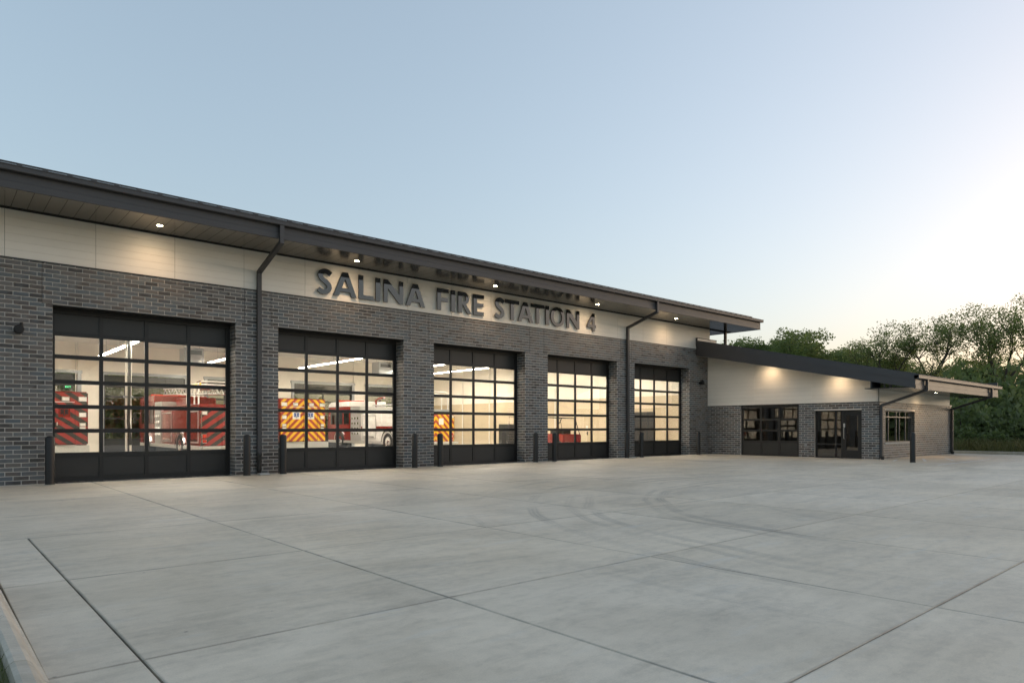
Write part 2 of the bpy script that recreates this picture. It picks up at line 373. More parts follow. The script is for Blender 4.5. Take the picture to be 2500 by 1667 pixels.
kerb('left_kerb', [(-1.83, -34), (-1.83, -29), (-1.82, -25.5), (-1.82, -21), (-1.82, -17.9), (-1.82, -15.05), (-1.84, -12.33), (-1.98, -11.3), (-2.4, -10.4), (-3.2, -9.75), (-4.4, -9.4), (-7, -9.34), (-10, -9.34)])
tag(box('lawn', -10, -2.0, -34, -9.75, -.1, .085, M['soil']), kind='structure')
kerb('right_kerb', [(38.35, -34), (38.35, -28), (38.35, -23), (38.35, -18), (38.35, -14), (38.35, -10.5), (38.4, -7.5), (38.7, -5), (39.5, -2.5), (41, -.6), (44, .6)])
# painted hatching by the office wing
for k, (xa, ya, xb, yb) in enumerate(((24.9, -11.25, 31.6, -11.2), (25.15, -10.55, 27.1, -11.2), (25.5, -2.0, 27.6, -2.3), (25.8, -2.85, 27.65, -3.15), (25.9, -3.85, 27.65, -4.15), (26.0, -4.9, 27.65, -5.2), (26.2, -6.0, 27.65, -6.3),
                                      (26.8, -9.1, 28.2, -8.75), (27.6, -10.0, 30.2, -9.1), (29.0, -10.6, 31.4, -9.6), (25.4, -1.6, 25.45, -9.3))):
    dv = Vector((xb - xa, yb - ya, 0)); n = Vector((-dv.y, dv.x, 0)).normalized() * .05; a, b = Vector((xa, ya, .004)), Vector((xb, yb, .004))
    mb = MB().add([a - n, b - n, b + n, a + n], [(0, 1, 2, 3)]); tag(mb.build('painted_line', M['paint']), kind='structure')

# ================================================================== THE STATION
ST = empty('fire_station'); tag(ST, 'dark grey brick fire station with five glazed bay doors and a low office wing', 'building')
PR = .102; JN = .016; BL = .305; TOPZ = 5.25
OPEN = [(BX * k, BX * k + BW) for k in range(5)]
XL, XR = -6.0, 27.83
bricks = []   # (plane, u0, u1, z0, z1)
def course(plane, segs, row, zmax=1e9):
    z0 = row * PR + JN; z1 = min((row + 1) * PR, zmax)
    if z1 - z0 < .02: return
    ph = (BL / 2 if row % 2 else 0)
    for a, b in segs:
        k = math.floor((a - ph) / BL)
        while k * BL + ph < b:
            u0 = max(a, k * BL + ph + JN / 2); u1 = min(b, (k + 1) * BL + ph - JN / 2)
            if u1 - u0 > .025: bricks.append((plane, u0, u1, z0, z1))
            k += 1
for r in range(52):
    if r < 42:
        e = [XL] + [v for o in OPEN for v in o] + [XR]; segs = [(e[i], e[i + 1]) for i in range(0, len(e), 2)]
        segs = [(a, b) for a, b in segs]
    else:
        cj = [-.21]
        for k in range(5):
            cj += [OPEN[k][1] + .245] if k < 4 else []
            if k < 4: cj += [OPEN[k + 1][0] - .215]
        e = [XL] + cj + [XR]; segs = [(e[i] + (.006 if i else 0), e[i + 1] - (.006 if i < len(e) - 2 else 0)) for i in range(len(e) - 1)]
    course('F', segs, r, TOPZ)
    if r < 42:
        for a, b in OPEN:
            course(('JR', b), [(.012, .52)], r + 0); course(('JL', a), [(.012, .52)], r)
WX = 27.83; WY = -8.2; WZ = 2.42
WD = (1.83, 4.76); WE = (5.47, 7.50)     # overhead door and entrance in wing side (u = -y)
WN = (28.45, 32.0, .70, 2.08)            # window in the wing end
for r in range(24):
    z = r * PR
    segs = [(.01, WD[0]), (WD[1], WE[0]), (WE[1], -WY)] if z < 2.05 else [(.01, WD[0]), (WD[1], -WY)]
    course('W', segs, r, WZ)
    segs = [(WX, WN[0]), (WN[1], 37.2)] if WN[2] - .02 < z < WN[3] - .03 else [(WX + .01, 37.2)]
    course('E', segs, r, WZ)
    if WN[2] - .02 < z < WN[3] - .03: course('EJ', [(.01, .2)], r)
def bplace(pl, u0, u1, z0, z1, pr):
    """brick box: five faces, proud by pr"""
    d_ = .03
    if pl == 'F': return (u0, u1, -pr, d_, z0, z1)
    if pl == 'W': return (WX - pr, WX + d_, -u1, -u0, z0, z1)
    if pl == 'E': return (u0, u1, WY - pr, WY + d_, z0, z1)
    if pl == 'EJ': return (WN[1] - pr, WN[1] + d_, WY + u0, WY + u1, z0, z1)
    if pl[0] == 'JR': return (pl[1] - pr, pl[1] + d_, u0, u1, z0, z1)
    if pl[0] == 'JL': return (pl[1] - d_, pl[1] + pr, u0, u1, z0, z1)
fx, fy = math.cos(R(AXIS)), math.sin(R(AXIS))
def depth(b):
    if b[0] != 'F' or b[1] < -1.06 or b[4] < .05: return 1e9
    return ((b[1] + b[2]) / 2 - CAM.x) * fx + (0 - CAM.y) * fy - 4 * (b[2] - b[1])
order = sorted(range(len(bricks)), key=lambda i: depth(bricks[i]))
single = set(order[:300])
# mortar cores
core = MB()
e = [XL] + [v for o in OPEN for v in o] + [XR]
for i in range(0, len(e), 2):
    core.box(e[i] + (.004 if i else 0), e[i + 1] - (.004 if i < len(e) - 2 else -.4), .004, .56, -.1, 4.284)
core.box(XL, XR + .4, .005, .559, 4.285, TOPZ)
bw = core.build('brick_wall', M['mortar'], ST)
core = MB()
ww = .3
for a, b in ((0.007, WD[0] - .007), (WD[1] + .007, WE[0] - .007), (WE[1] + .007, -WY - .007)): core.box(WX + .004, WX + ww, -b, -a, -.1, WZ - .002)
core.box(WX + .004, WX + ww, -WE[1] - .007, -WE[0] + .007, 2.10, WZ - .002)
core.box(WX + ww, WN[0] - .007, WY + .004, WY + .35, -.1, WZ); core.box(WN[1] + .007, 37.19, WY + .004, WY + .35, -.1, WZ)
core.box(WN[0] - .007, WN[1] + .007, WY + .004, WY + .35, -.1, WN[2] - .05); core.box(WN[0] - .007, WN[1] + .007, WY + .004, WY + .35, WN[3], WZ)
core.box(36.9, 37.18, WY + .3, 0, -.09, WZ - .003)
core.box(WX + .006, WX + ww, -WD[1] - .02, -WD[0] + .02, 2.412, WZ - .001)
wwl = core.build('wing_brick_wall', M['mortar'], ST)
bmesh_cache = {}
def unit_brick(l, hgt):
    k = (round(l, 3), round(hgt, 3))
    if k not in bmesh_cache: bmesh_cache[k] = MB().box(-k[0] / 2, k[0] / 2, -.008, .03, -k[1] / 2, k[1] / 2).mesh('brick', M['brick'], bevel=.0025)
    return bmesh_cache[k]
stuff = {0: ([], []), 1: ([], [])}
for i, b in enumerate(bricks):
    pr = random.uniform(-.0015, .0015)
    if i in single:
        obj('brick', unit_brick(b[2] - b[1], b[4] - b[3]), bw, ((b[1] + b[2]) / 2, .006 - .0 + pr - .004, (b[3] + b[4]) / 2)); continue
    x0, x1, y0, y1, z0, z1 = bplace(*b, pr + .002)
    V, F = stuff[1 if b[0] in ('W', 'E', 'EJ') else 0]; n = len(V)
    V += [(x0, y0, z0), (x1, y0, z0), (x1, y1, z0), (x0, y1, z0), (x0, y0, z1), (x1, y0, z1), (x1, y1, z1), (x0, y1, z1)]
    F += [tuple(n + q for q in f) for f in [(0, 3, 2, 1), (4, 5, 6, 7), (0, 1, 5, 4), (1, 2, 6, 5), (2, 3, 7, 6), (3, 0, 4, 7)]]
for k, par in ((0, bw), (1, wwl)):
    me = bpy.data.meshes.new('brickwork'); me.from_pydata(stuff[k][0], [], stuff[k][1]); me.materials.append(M['brick'])
    tag(obj('brickwork', me, par), kind='stuff')
# lintel soffits, control joints, base flashing under the siding
mb = MB()
for a, b in OPEN: mb.box(a - .004, b + .004, .012, .55, 4.262, 4.283)
mb.build('lintel_plate', M['blk'], ST)
mb = MB()
for x in cj: mb.box(x - .0055, x + .0055, .003, .02, 4.284, TOPZ)
for k, (a, b) in enumerate(OPEN):
    mb.box(a - .21, a, .001, .02, 4.281, 4.291)
    if k < 4: mb.box(b, b + .24, .001, .02, 4.281, 4.291)
mb.build('control_joint', M['black'], ST)
box('flashing', XL, XR + .2, -.016, .02, TOPZ - .004, TOPZ + .022, M['blk'], ST)

# ---- siding band over the doors: boards in lengths with open joints
def board_mesh(poly, t=.016):
    return poly
sid = box('siding_backing', XL, 28.0, .012, .56, TOPZ + .02, 6.40, M['black'], ST)
zs = [5.272 + (6.372 - 5.272) / 6 * k for k in range(7)]
xs = [x for x in [-.918 + 1.8055 * k for k in range(-3, 17)] if XL < x < 27.9]; xs = [XL] + xs + [28.0]
for a, b in zip(xs[:-1], xs[1:]):
    for z0, z1 in zip(zs[:-1], zs[1:]):
        MB().box(a + .0035, b - .0035, 0, .011, z0 + .0014, z1 - .0014).build('siding_board', M['siding'], sid)
box('corner_trim', 27.985, 28.03, -.004, .55, 5.26, 6.375, M['trim'], ST)
box('soffit_reveal', XL, 30.0, -.03, .2, 6.374, 6.398, M['black'], ST)
# ---- soffit planks
sof = box('soffit', XL, 30.1, -1.6, .6, 6.416, 6.45, M['black'], ST)
x = XL
pl = MB().box(-.1505, .1505, -1.585, -.03, -.012, 0).box(-.1505, -.143, -1.585, -.03, -.012, .004).mesh('soffit_plank', M['soffit'], bevel=.003)
while x < 28:
    obj('soffit_plank', pl, sof, (x + .1525, 0, 6.412)); x += .305
pl2 = MB().box(-.1505, .1505, -1.585, 20, -.012, 0).mesh('soffit_plank', M['soffit'], bevel=.003)
while x < 30.0:
    obj('soffit_plank', pl2, sof, (x + .1525, 0, 6.412)); x += .305
# ---- fascia, gutter, roof
RXE = 30.12
fa = MB(); fa.prism([(-1.60, 6.392), (-1.628, 6.392), (-1.628, 6.545), (-1.614, 6.552), (-1.614, 6.74), (-1.56, 6.74), (-1.56, 6.40)], 'x', XL, RXE)
fa.box(RXE, RXE + .03, -1.62, 26, 6.392, 6.74); fa.build('fascia', M['bronze'], ST, bevel=.003)
gu = MB(); gu.prism([(-1.60, 6.742), (-1.735, 6.742), (-1.745, 6.752), (-1.745, 6.842), (-1.76, 6.848), (-1.76, 6.872), (-1.735, 6.872), (-1.735, 6.855), (-1.60, 6.855)], 'x', XL, RXE + .13)
gu.build('gutter', M['bronze'], ST, bevel=.002)
mb = MB(); mb.prism([(-1.70, 6.858), (26, 6.858 + 27.7 * .085), (26, 6.75 + 27.7 * .085), (-1.70, 6.75 + .0)][:4], 'x', XL, RXE + .1)
roof = mb.build('roof', M['bronze'], ST)
sl = math.atan(.085); sm = MB().box(-.016, .016, 0, 27.6, 0, .042).mesh('roof_seam', M['bronze'])
x = XL + .2
while x < RXE: obj('roof_seam', sm, roof, (x, -1.68, 6.858), (sl, 0, 0)); x += .457
# snow rail clamped to the seams
sg = MB().box(XL, RXE - .6, -1.53, -1.50, 6.957, 6.99).build('snow_rail', M['bronze'], ST)
cl = MB().box(-.05, .05, -.03, .03, 0, .11).mesh('rail_clamp', M['bronze'], bevel=.004); x = XL + .2
while x < RXE - .6: obj('rail_clamp', cl, sg, (x, -1.515, 6.872)); x += .457
# ---- downspouts
def sweep(points, wd, dp, X):
    """rectangular pipe along a path in the (y,z) plane at x=X"""
    P = [Vector(p) for p in points]; n = len(P); Lf, Rt = [], []
    for i in range(n):
        t0 = (P[i] - P[i - 1]).normalized() if i else (P[1] - P[0]).normalized(); t1 = (P[i + 1] - P[i]).normalized() if i < n - 1 else t0
        t = (t0 + t1).normalized(); nn = Vector((-t.y, t.x)); k = dp / 2 / max(.3, nn.dot(Vector((-t0.y, t0.x)))); Lf.append(P[i] + nn * k); Rt.append(P[i] - nn * k)
    mb = MB()
    for i in range(n - 1): 
        q = [Lf[i], Lf[i + 1], Rt[i + 1], Rt[i]]; mb.prism([tuple(v) for v in q], 'x', X - wd / 2, X + wd / 2)
    return mb
def downspout(X, pts, yb, boot=True):
    o = sweep(pts, .115, .10, X).build('downspout', M['bronze'], ST)
    mb = MB()
    if boot:
        mb.lathe([(0, .62), (.075, .62), (.085, .60), (.085, .55), (.07, .53), (.066, .16), (.074, .15), (.074, .12), (.06, .10), (.055, .02), (0, .02)], (X, yb, 0), seg=18)
        mb.box(X - .12, X + .12, yb - .02, yb + .05, .25, .30)
    else: mb.lathe([(0, .14), (.07, .14), (.075, .10), (.07, .05), (.06, .0)], (X, yb - .03, 0), seg=14)
    mb.build('pipe_boot', M['blk'], o, smooth=True)
    for z in (1.6, 3.4) if boot else (1.3,): MB().box(X - .075, X + .075, yb - .056, yb + .052, z, z + .03).build('strap', M['bronze'], o)
    MB().box(X - .09, X + .2, yb - .30, yb - .08, 0, .045).build('splash_block', M['pad'], o, bevel=.01) if boot else None
downspout(4.90, [(-.07, .5), (-.07, 5.77), (-1.675, 6.30), (-1.675, 6.76)], -.07)
downspout(21.38, [(-.07, .5), (-.07, 5.80), (-1.675, 6.30), (-1.675, 6.76)], -.07)
# ---- bay doors
RZ = [(0, .11), (.60, .72), (1.21, 1.31), (1.81, 1.91), (2.42, 2.52), (3.04, 3.14), (3.60, 3.70), (4.19, 4.27)]
CX = [(.0, .105), (1.045, 1.135), (2.088, 2.178), (3.132, 3.222), (4.162, 4.267)]
DY = .50
def bay_frame(RZ, CX, dy, dep=.05):
    mb = MB()
    for a, b in CX: mb.box(a, b, dy, dy + dep, RZ[0][0], RZ[-1][1])
    for i, (a, b) in enumerate(RZ):
        for (c0, c1), (d0, d1) in zip(CX[:-1], CX[1:]): mb.box(c1, d0, dy + .003, dy + dep, a, b)
    # section joints
    for a, b in RZ[1:-1]: mb.box(CX[0][0], CX[-1][1], dy - .003, dy + .002, (a + b) / 2 - .002, (a + b) / 2 + .002, 1)
    return mb
def rect_mesh(name, w_, h_, t, m, bevel=0): return MB().box(-w_ / 2, w_ / 2, 0, t, -h_ / 2, h_ / 2).mesh(name, m, bevel=bevel)
cells = {}
def bay_door(name, X, dy, mats, parent, solid=(0, 6), gl='glass'):
    root = empty(name, (X, 0, 0), parent=parent)
    key = (name, 'f')
    if key not in cells: cells[key] = bay_frame(RZ, CX, dy).mesh('frame', mats)
    obj('frame', cells[key], root)
    for i in range(7):
        for c in range(4):
            x0, x1 = CX[c][1], CX[c + 1][0]; z0, z1 = RZ[i][1], RZ[i + 1][0]; k = (round(x1 - x0, 3), round(z1 - z0, 3), i in solid)
            if k not in cells:
                cells[k] = MB().box(-k[0] / 2, k[0] / 2, 0, .012, -k[1] / 2, k[1] / 2).mesh('panel', M['panel'], bevel=.003) if i in solid else \
                    MB().add([(-k[0] / 2, 0, -k[1] / 2), (k[0] / 2, 0, -k[1] / 2), (k[0] / 2, 0, k[1] / 2), (-k[0] / 2, 0, k[1] / 2)], [(0, 1, 2, 3)]).mesh('pane', M['glass'])
            o = obj('panel' if i in solid else 'pane', cells[k], root, ((x0 + x1) / 2, dy + .022, (z0 + z1) / 2))
            if i not in solid: o.rotation_euler = (random.uniform(-.004, .004), 0, random.uniform(-.004, .004))
    return root
mb = MB()
for a, b in OPEN:
    mb.box(a - .004, a + .02, .47, .57, 0, 4.262); mb.box(b - .02, b + .004, .47, .57, 0, 4.262); mb.box(a, b, .46, .499, 4.15, 4.262)
mb.build('door_jamb_trim', M['blk'], ST)
for k in range(5):
    bd = bay_door('bay_door', BX * k, DY, [M['blk'], M['black']], ST)
    MB().box(0, BW, DY + .01, DY + .05, -.012, .001).build('bottom_seal', M['rubber'], bd)
# ---- interior shell
IY1 = 24.0; IXR = 27.5
box('bay_floor', XL, XR, 0.0, IY1, -.09, -.004, M['ifloor'], ST)
box('ceiling', XL, XR, .56, IY1, 6.0, 6.1, M['iceil'], ST)
box('left_inner_wall', XL - .2, XL, 0, IY1, -.1, 6.4, M['iwall'], ST)
box('right_inner_wall', IXR, XR + .1, .56, IY1, 3.05, 6.0, M['iwall'], ST)
blk = box('block_wall', IXR - .03, XR + .1, .56, IY1, -.05, 3.049, M['iblock'], ST)
mb = MB(); mb.box(IXR - .06, IXR - .031, 3.0, 5.5, 0, 2.2); mb.box(IXR - .075, IXR - .061, 3.08, 5.42, .02, 2.12); mb.build('inner_doorway', M['panel'], ST)
mb = MB(); mb.box(IXR - .06, IXR - .031, 7.7, 9.05, 0, 2.05); mb.box(IXR - .075, IXR - .061, 7.78, 8.97, .02, 1.97); idr = mb.build('inner_door', M['iblock'], ST)
MB().box(IXR - .12, IXR - .076, 7.86, 7.98, .98, 1.01).box(IXR - .085, IXR - .076, 7.84, 7.92, .9, 1.1).build('handle', M['blk'], idr)
MB().box(IXR - .078, IXR - .0755, 7.86, 8.0, 1.25, 1.45).build('notice', M['white'], idr)
mb = MB()
e = [XL] + [v for k in range(5) for v in (BX * k - .25, BX * k + BW - .25)] + [XR]
for i in range(0, len(e), 2): mb.box(e[i], e[i + 1], IY1, IY1 + .3, -.05, 4.33)
mb.box(XL, XR, IY1, IY1 + .3, 4.33, 6.4); mb.build('rear_wall', M['iwall'], ST)
for k in range(5):
    rd = bay_door('rear_bay_door', BX * k - .25, IY1 + .05, [M['blk'], M['black']], ST)
    MB().box(-.16, .02, IY1 - .12, IY1 - .005, 0, 4.45).box(BW - .02, BW + .16, IY1 - .12, IY1 - .005, 0, 4.45).box(-.2, BW + .2, IY1 - .14, IY1 - .005, 4.30, 4.46).build('track', M['grey'], rd)
# pipes and conduits up the rear and right walls
mb = MB()
for x_, z0 in ((3.92, 0), (4.02, 2.2), (9.6, 0), (15.1, 0), (20.6, 0)): mb.cyl((x_, IY1 - .08, z0), .03, 6 - z0, seg=8)
for y_ in (2.2, 10.6, 13.2, 16.5, 17.1, 20.2): mb.cyl((IXR - .09, y_, 0), .04, 6, seg=8)
mb.build('conduit', M['iceil'], ST)

# ---- roof post over the wing
MB().box(29.44, 29.56, -.06, .06, 5.2, 6.40).box(29.36, 29.64, -.12, .12, 5.60, 5.64).build('roof_post', M['bronze'], ST, bevel=.004)

# ================================================================== OFFICE WING
RT = lambda y: 5.70 + .2285 * y        # rake top
RB = lambda y: 4.935 + .2075 * y       # rake bottom
RX = 26.80
mb = MB()
mb.prism([(-.01, RT(0)), (-10.02, RT(-10.02)), (-10.02, RT(-10.02) - .10), (-9.9, RB(-9.9) + .33), (-.01, RB(0) + .47)], 'x', RX - .02, RX + .06)
mb.prism([(-.01, RB(0) + .47), (-9.9, RB(-9.9) + .33), (-9.9, RB(-9.9)), (-.01, RB(0))], 'x', RX, RX + .06)
mb.prism([(-.01, RB(0) + .475), (-9.9, RB(-9.9) + .335), (-9.9, RB(-9.9) + .30), (-.01, RB(0) + .44)], 'x', RX - .012, RX + .05)
rk = mb.build('rake_fascia', M['bronze'], ST)
for i in range(1, 4):
    y = -10 * i / 4 + .3; box('lap_joint', RX - .024, RX - .02, y - .004, y + .004, RB(y) + .5, RT(y) - .004, M['black'], rk)
WXE = 38.45
mb = MB(); mb.prism([(-.01, RT(0) - .03), (-9.98, RT(-9.98) - .03), (-9.98, RT(-9.98) - .16), (-.01, RT(0) - .16)], 'x', RX + .06, WXE); mb.box(28.05, WXE, 0, 9, 5.45, 5.60)
wr = mb.build('wing_roof', M['bronze'], ST)
sl = math.atan(.2285); L = math.hypot(9.96, 9.96 * .2285)
sm = MB().box(-.014, .014, -L, 0, 0, .038).mesh('roof_seam', M['bronze']); x = RX + .06
while x < WXE: obj('roof_seam', sm, wr, (x, -.015, RT(0) - .03), (sl, 0, 0)); x += .41
box('ridge_end_cap', RX - .02, 28.5, -.10, .04, RT(0) - .06, RT(0) + .10, M['trim'], ST, bevel=.004)  # pale trim colour stands in for sky mirrored on the metal cap
box('cap_coping', RX - .03, 28.52, -.12, .06, RT(0) + .10, RT(0) + .13, M['bronze'], ST)
box('cap_return', RX - .024, RX - .021, -.11, .05, RB(0) + .5, RT(0) + .12, M['bronze'], ST)
# side soffit (hidden up behind the rake) and front soffit
mb = MB(); mb.prism([(-.01, RB(0) + .15), (-8.3, RB(-8.3) + .15), (-8.3, RB(-8.3) + .19), (-.01, RB(0) + .19)], 'x', RX + .06, WX + .3); mb.build('wing_side_soffit', M['soffit'], ST)
sofw = box('wing_front_soffit', RX + .06, WXE - .05, -9.86, WY + .2, 2.93, 2.96, M['black'], ST)
pw = MB().box(-.15, .15, -9.86, WY - .02, -.012, 0).mesh('soffit_plank', M['soffit'], bevel=.003); x = RX + .06
while x < WXE - .2: obj('soffit_plank', pw, sofw, (x + .15, 0, 2.928)); x += .304
box('corner_closure', RX + .06, WX - .02, WY - .06, WY - .02, 2.95, RB(-8.2) + .16, M['bronze'], ST)
mb = MB(); mb.prism([(-9.86, 2.86), (-9.90, 2.86), (-9.90, 3.03), (-9.885, 3.04), (-9.885, 3.25), (-9.86, 3.25)], 'x', RX + .002, WXE); mb.box(WXE - .03, WXE + .03, -9.88, WY, 2.87, 3.6); mb.build('wing_fascia', M['bronze'], ST)
mb = MB(); mb.prism([(-9.86, 3.252), (-10.02, 3.252), (-10.035, 3.27), (-10.035, 3.37), (-10.05, 3.38), (-10.05, 3.40), (-10.02, 3.40), (-10.02, 3.385), (-9.86, 3.385)], 'x', RX - .02, WXE + .18); mb.build('wing_gutter', M['bronze'], ST)
downspout(27.93, [(WY - .07, .06), (WY - .07, 2.27), (-9.965, 2.85), (-9.965, 3.28)], WY - .07, False)
downspout(37.06, [(WY - .07, .06), (WY - .07, 2.27), (-9.965, 2.85), (-9.965, 3.28)], WY - .07, False)
# wing siding: boards clipped to the rake
def clip(poly, f):
    out = []
    for i in range(len(poly)):
        a, b = poly[i], poly[(i + 1) % len(poly)]; fa_, fb_ = f(a), f(b)
        if fa_ >= 0: out.append(a)
        if (fa_ >= 0) != (fb_ >= 0):
            t = fa_ / (fa_ - fb_); out.append((a[0] + (b[0] - a[0]) * t, a[1] + (b[1] - a[1]) * t))
    return out
ws = MB().prism([(-.01, WZ), (-.01, RB(0) + .14), (-8.15, RB(-8.15) + .14), (-8.15, WZ)], 'x', WX + .014, WX + .3).build('wing_siding_backing', M['black'], ST)
ys = [-.012, -2.58, -5.36, -8.10]; z = WZ + .012
while z < 5.1:
    for a, b in zip(ys[:-1], ys[1:]):
        poly = [(b + .003, z + .0013), (a - .003, z + .0013), (a - .003, z + .1822), (b + .003, z + .1822)]
        poly = clip(poly, lambda p: RB(p[0]) + .14 - p[1])
        if len(poly) > 2: MB().prism(poly, 'x', WX - .004, WX + .012).build('siding_board', M['siding'], ws)
    z += .1835
box('wing_corner_trim', WX - .012, WX + .05, -8.16, -8.105, WZ + .005, 3.36, M['trim'], ST)
box('wing_flashing', WX - .012, WX + .02, -8.2, -.01, WZ - .012, WZ + .008, M['blk'], ST)
we = box('wing_end_backing', WX + .05, 36.95, WY + .012, WY + .3, WZ, 2.95, M['black'], ST)
z = WZ + .012
while z < 2.9:
    for a, b in ((WX + .02, 30.9), (30.9, 33.9), (33.9, 36.95)): MB().box(a + .003, b - .003, WY - .004, WY + .01, z + .0013, min(z + .1822, 2.926)).build('siding_board', M['siding'], we)
    z += .1835
box('end_coping', 36.9, 37.25, WY - .02, WY + .4, WZ - .004, WZ + .05, M['trim'], ST)
# wing rooms: dark box behind the glazing
mb = MB(); mb.box(28.2, 36.8, WY + .4, -.1, -.06, -.004); mb.build('wing_floor', M['ifloor'], ST)
box('wing_ceiling', 28.14, 36.9, WY + .36, 0, 2.75, 2.8, M['iceil'], ST); box('wing_room_wall', 33.5, 33.6, WY + .36, 0, 0, 2.74, M['iblock'], ST); box('wing_inner_wall', 28.14, 36.9, -.12, -.02, 0, 2.74, M['iblock'], ST)
# overhead door in the wing: 3 columns of glass, three rows, solid foot
RZ2 = [(0, .08), (.62, .72), (1.16, 1.24), (1.68, 1.76), (2.28, 2.41)]; u = WD; Lw = u[1] - u[0]
C2 = [(0, .12), (.98, 1.08), (1.90, 2.0), (Lw - .12, Lw)]
root = empty('overhead_door', (WX + .10, -u[0], 0), R(-90), ST)
mb = MB()
for a, b in C2: mb.box(a, b, 0, .05, 0, 2.41)
for a, b in RZ2:
    for (c0, c1), (d0, d1) in zip(C2[:-1], C2[1:]): mb.box(c1, d0, .003, .05, a, b)
mb.build('frame', M['blk'], root)
for i in range(4):
    for c in range(3):
        x0, x1, z0, z1 = C2[c][1], C2[c + 1][0], RZ2[i][1], RZ2[i + 1][0]
        if i == 0: MB().box(x0, x1, .02, .03, z0, z1).build('panel', M['panel'], root)
        else:
            cx_, cz_ = (x0 + x1) / 2, (z0 + z1) / 2
            MB().add([(x0 - cx_, 0, z0 - cz_), (x1 - cx_, 0, z0 - cz_), (x1 - cx_, 0, z1 - cz_), (x0 - cx_, 0, z1 - cz_)], [(0, 1, 2, 3)]).build('pane', M['wglass'], root, (cx_, .024, cz_), (random.uniform(-.012, .012), 0, random.uniform(-.02, .02)))
# entrance: sidelights and a glazed door
root = empty('entrance', (WX + .12, -WE[0], 0), R(-90), ST); Lw = WE[1] - WE[0]
mb = MB()
for a, b in ((0, .07), (.86, .93), (1.13, 1.20), (Lw - .06, Lw)): mb.box(a, b, 0, .08, 0, 2.10)
for a, b, z0, z1 in ((.07, .86, 0, .06), (.93, 1.13, 0, .06), (.07, .86, .58, .64), (.93, 1.13, .58, .64), (.07, .86, 2.04, 2.10), (.93, 1.13, 2.04, 2.10), (1.20, Lw - .06, 2.05, 2.10)): mb.box(a, b, .002, .08, z0, z1)
mb.build('frame', M['blk'], root)
for a, b, z0, z1 in ((.07, .86, .06, .58), (.93, 1.13, .06, .58), (.07, .86, .64, 2.04), (.93, 1.13, .64, 2.04)):
    MB().add([(a, .04, z0), (b, .04, z0), (b, .04, z1), (a, .04, z1)], [(0, 1, 2, 3)]).build('pane', M['wglass'], root)
a, b = 1.205, Lw - .065
dr = MB().box(a, a + .13, .01, .06, .01, 2.045).box(b - .13, b, .01, .06, .01, 2.045).box(a + .13, b - .13, .012, .06, .01, .36).box(a + .13, b - .13, .012, .06, 1.88, 2.045).build('door_leaf', M['blk'], root)
MB().add([(a + .13, .035, .36), (b - .13, .035, .36), (b - .13, .035, 1.88), (a + .13, .035, 1.88)], [(0, 1, 2, 3)]).build('door_pane', M['wglass'], root)
MB().tube([(a + .06, .012, .85), (a + .06, -.05, .87), (a + .06, -.05, 1.33), (a + .06, .012, 1.35)], .014).build('pull_handle', M['steel'], root, smooth=True)
MB().box(a + .02, a + .09, -.012, .012, 1.36, 1.52).build('card_reader', M['pad'], root)
# end window
M['wframe'] = pm('dark_window_frame', (.12, .12, .118), .4, metal=.3)
root = empty('window', (WN[0], WY + .12, 0), 0, ST); Lw = WN[1] - WN[0]
mb = MB(); fr = .045
vx = [0, .38, .72, 1.62, 2.02, 2.75, Lw - fr]
for v in vx: mb.box(v, v + fr, 0, .06, WN[2], WN[3])
for z0 in (WN[2], 1.78, WN[3] - fr): 
    for p_, q_ in zip(vx[:-1], vx[1:]): mb.box(p_ + fr, q_, .002, .06, z0, z0 + fr)
mb.build('frame', M['wframe'], root)
for p_, q_ in zip(vx[:-1], vx[1:]):
    for z0, z1 in ((WN[2] + fr, 1.78), (1.78 + fr, WN[3] - fr)): MB().add([(p_ + fr, .03, z0), (q_, .03, z0), (q_, .03, z1), (p_ + fr, .03, z1)], [(0, 1, 2, 3)]).build('pane', M['wglass'], root)
MB().box(-.02, Lw + .02, -.15, .0, WN[2] - .055, WN[2] - .004).build('sill', M['pad'], root, bevel=.006)
MB().box(WX - .03, WX - .002, -5.15, -5.03, .46, .62).box(WX - .045, WX - .03, -5.14, -5.04, .47, .61).build('outlet_cover', M['grey'], ST, bevel=.004)

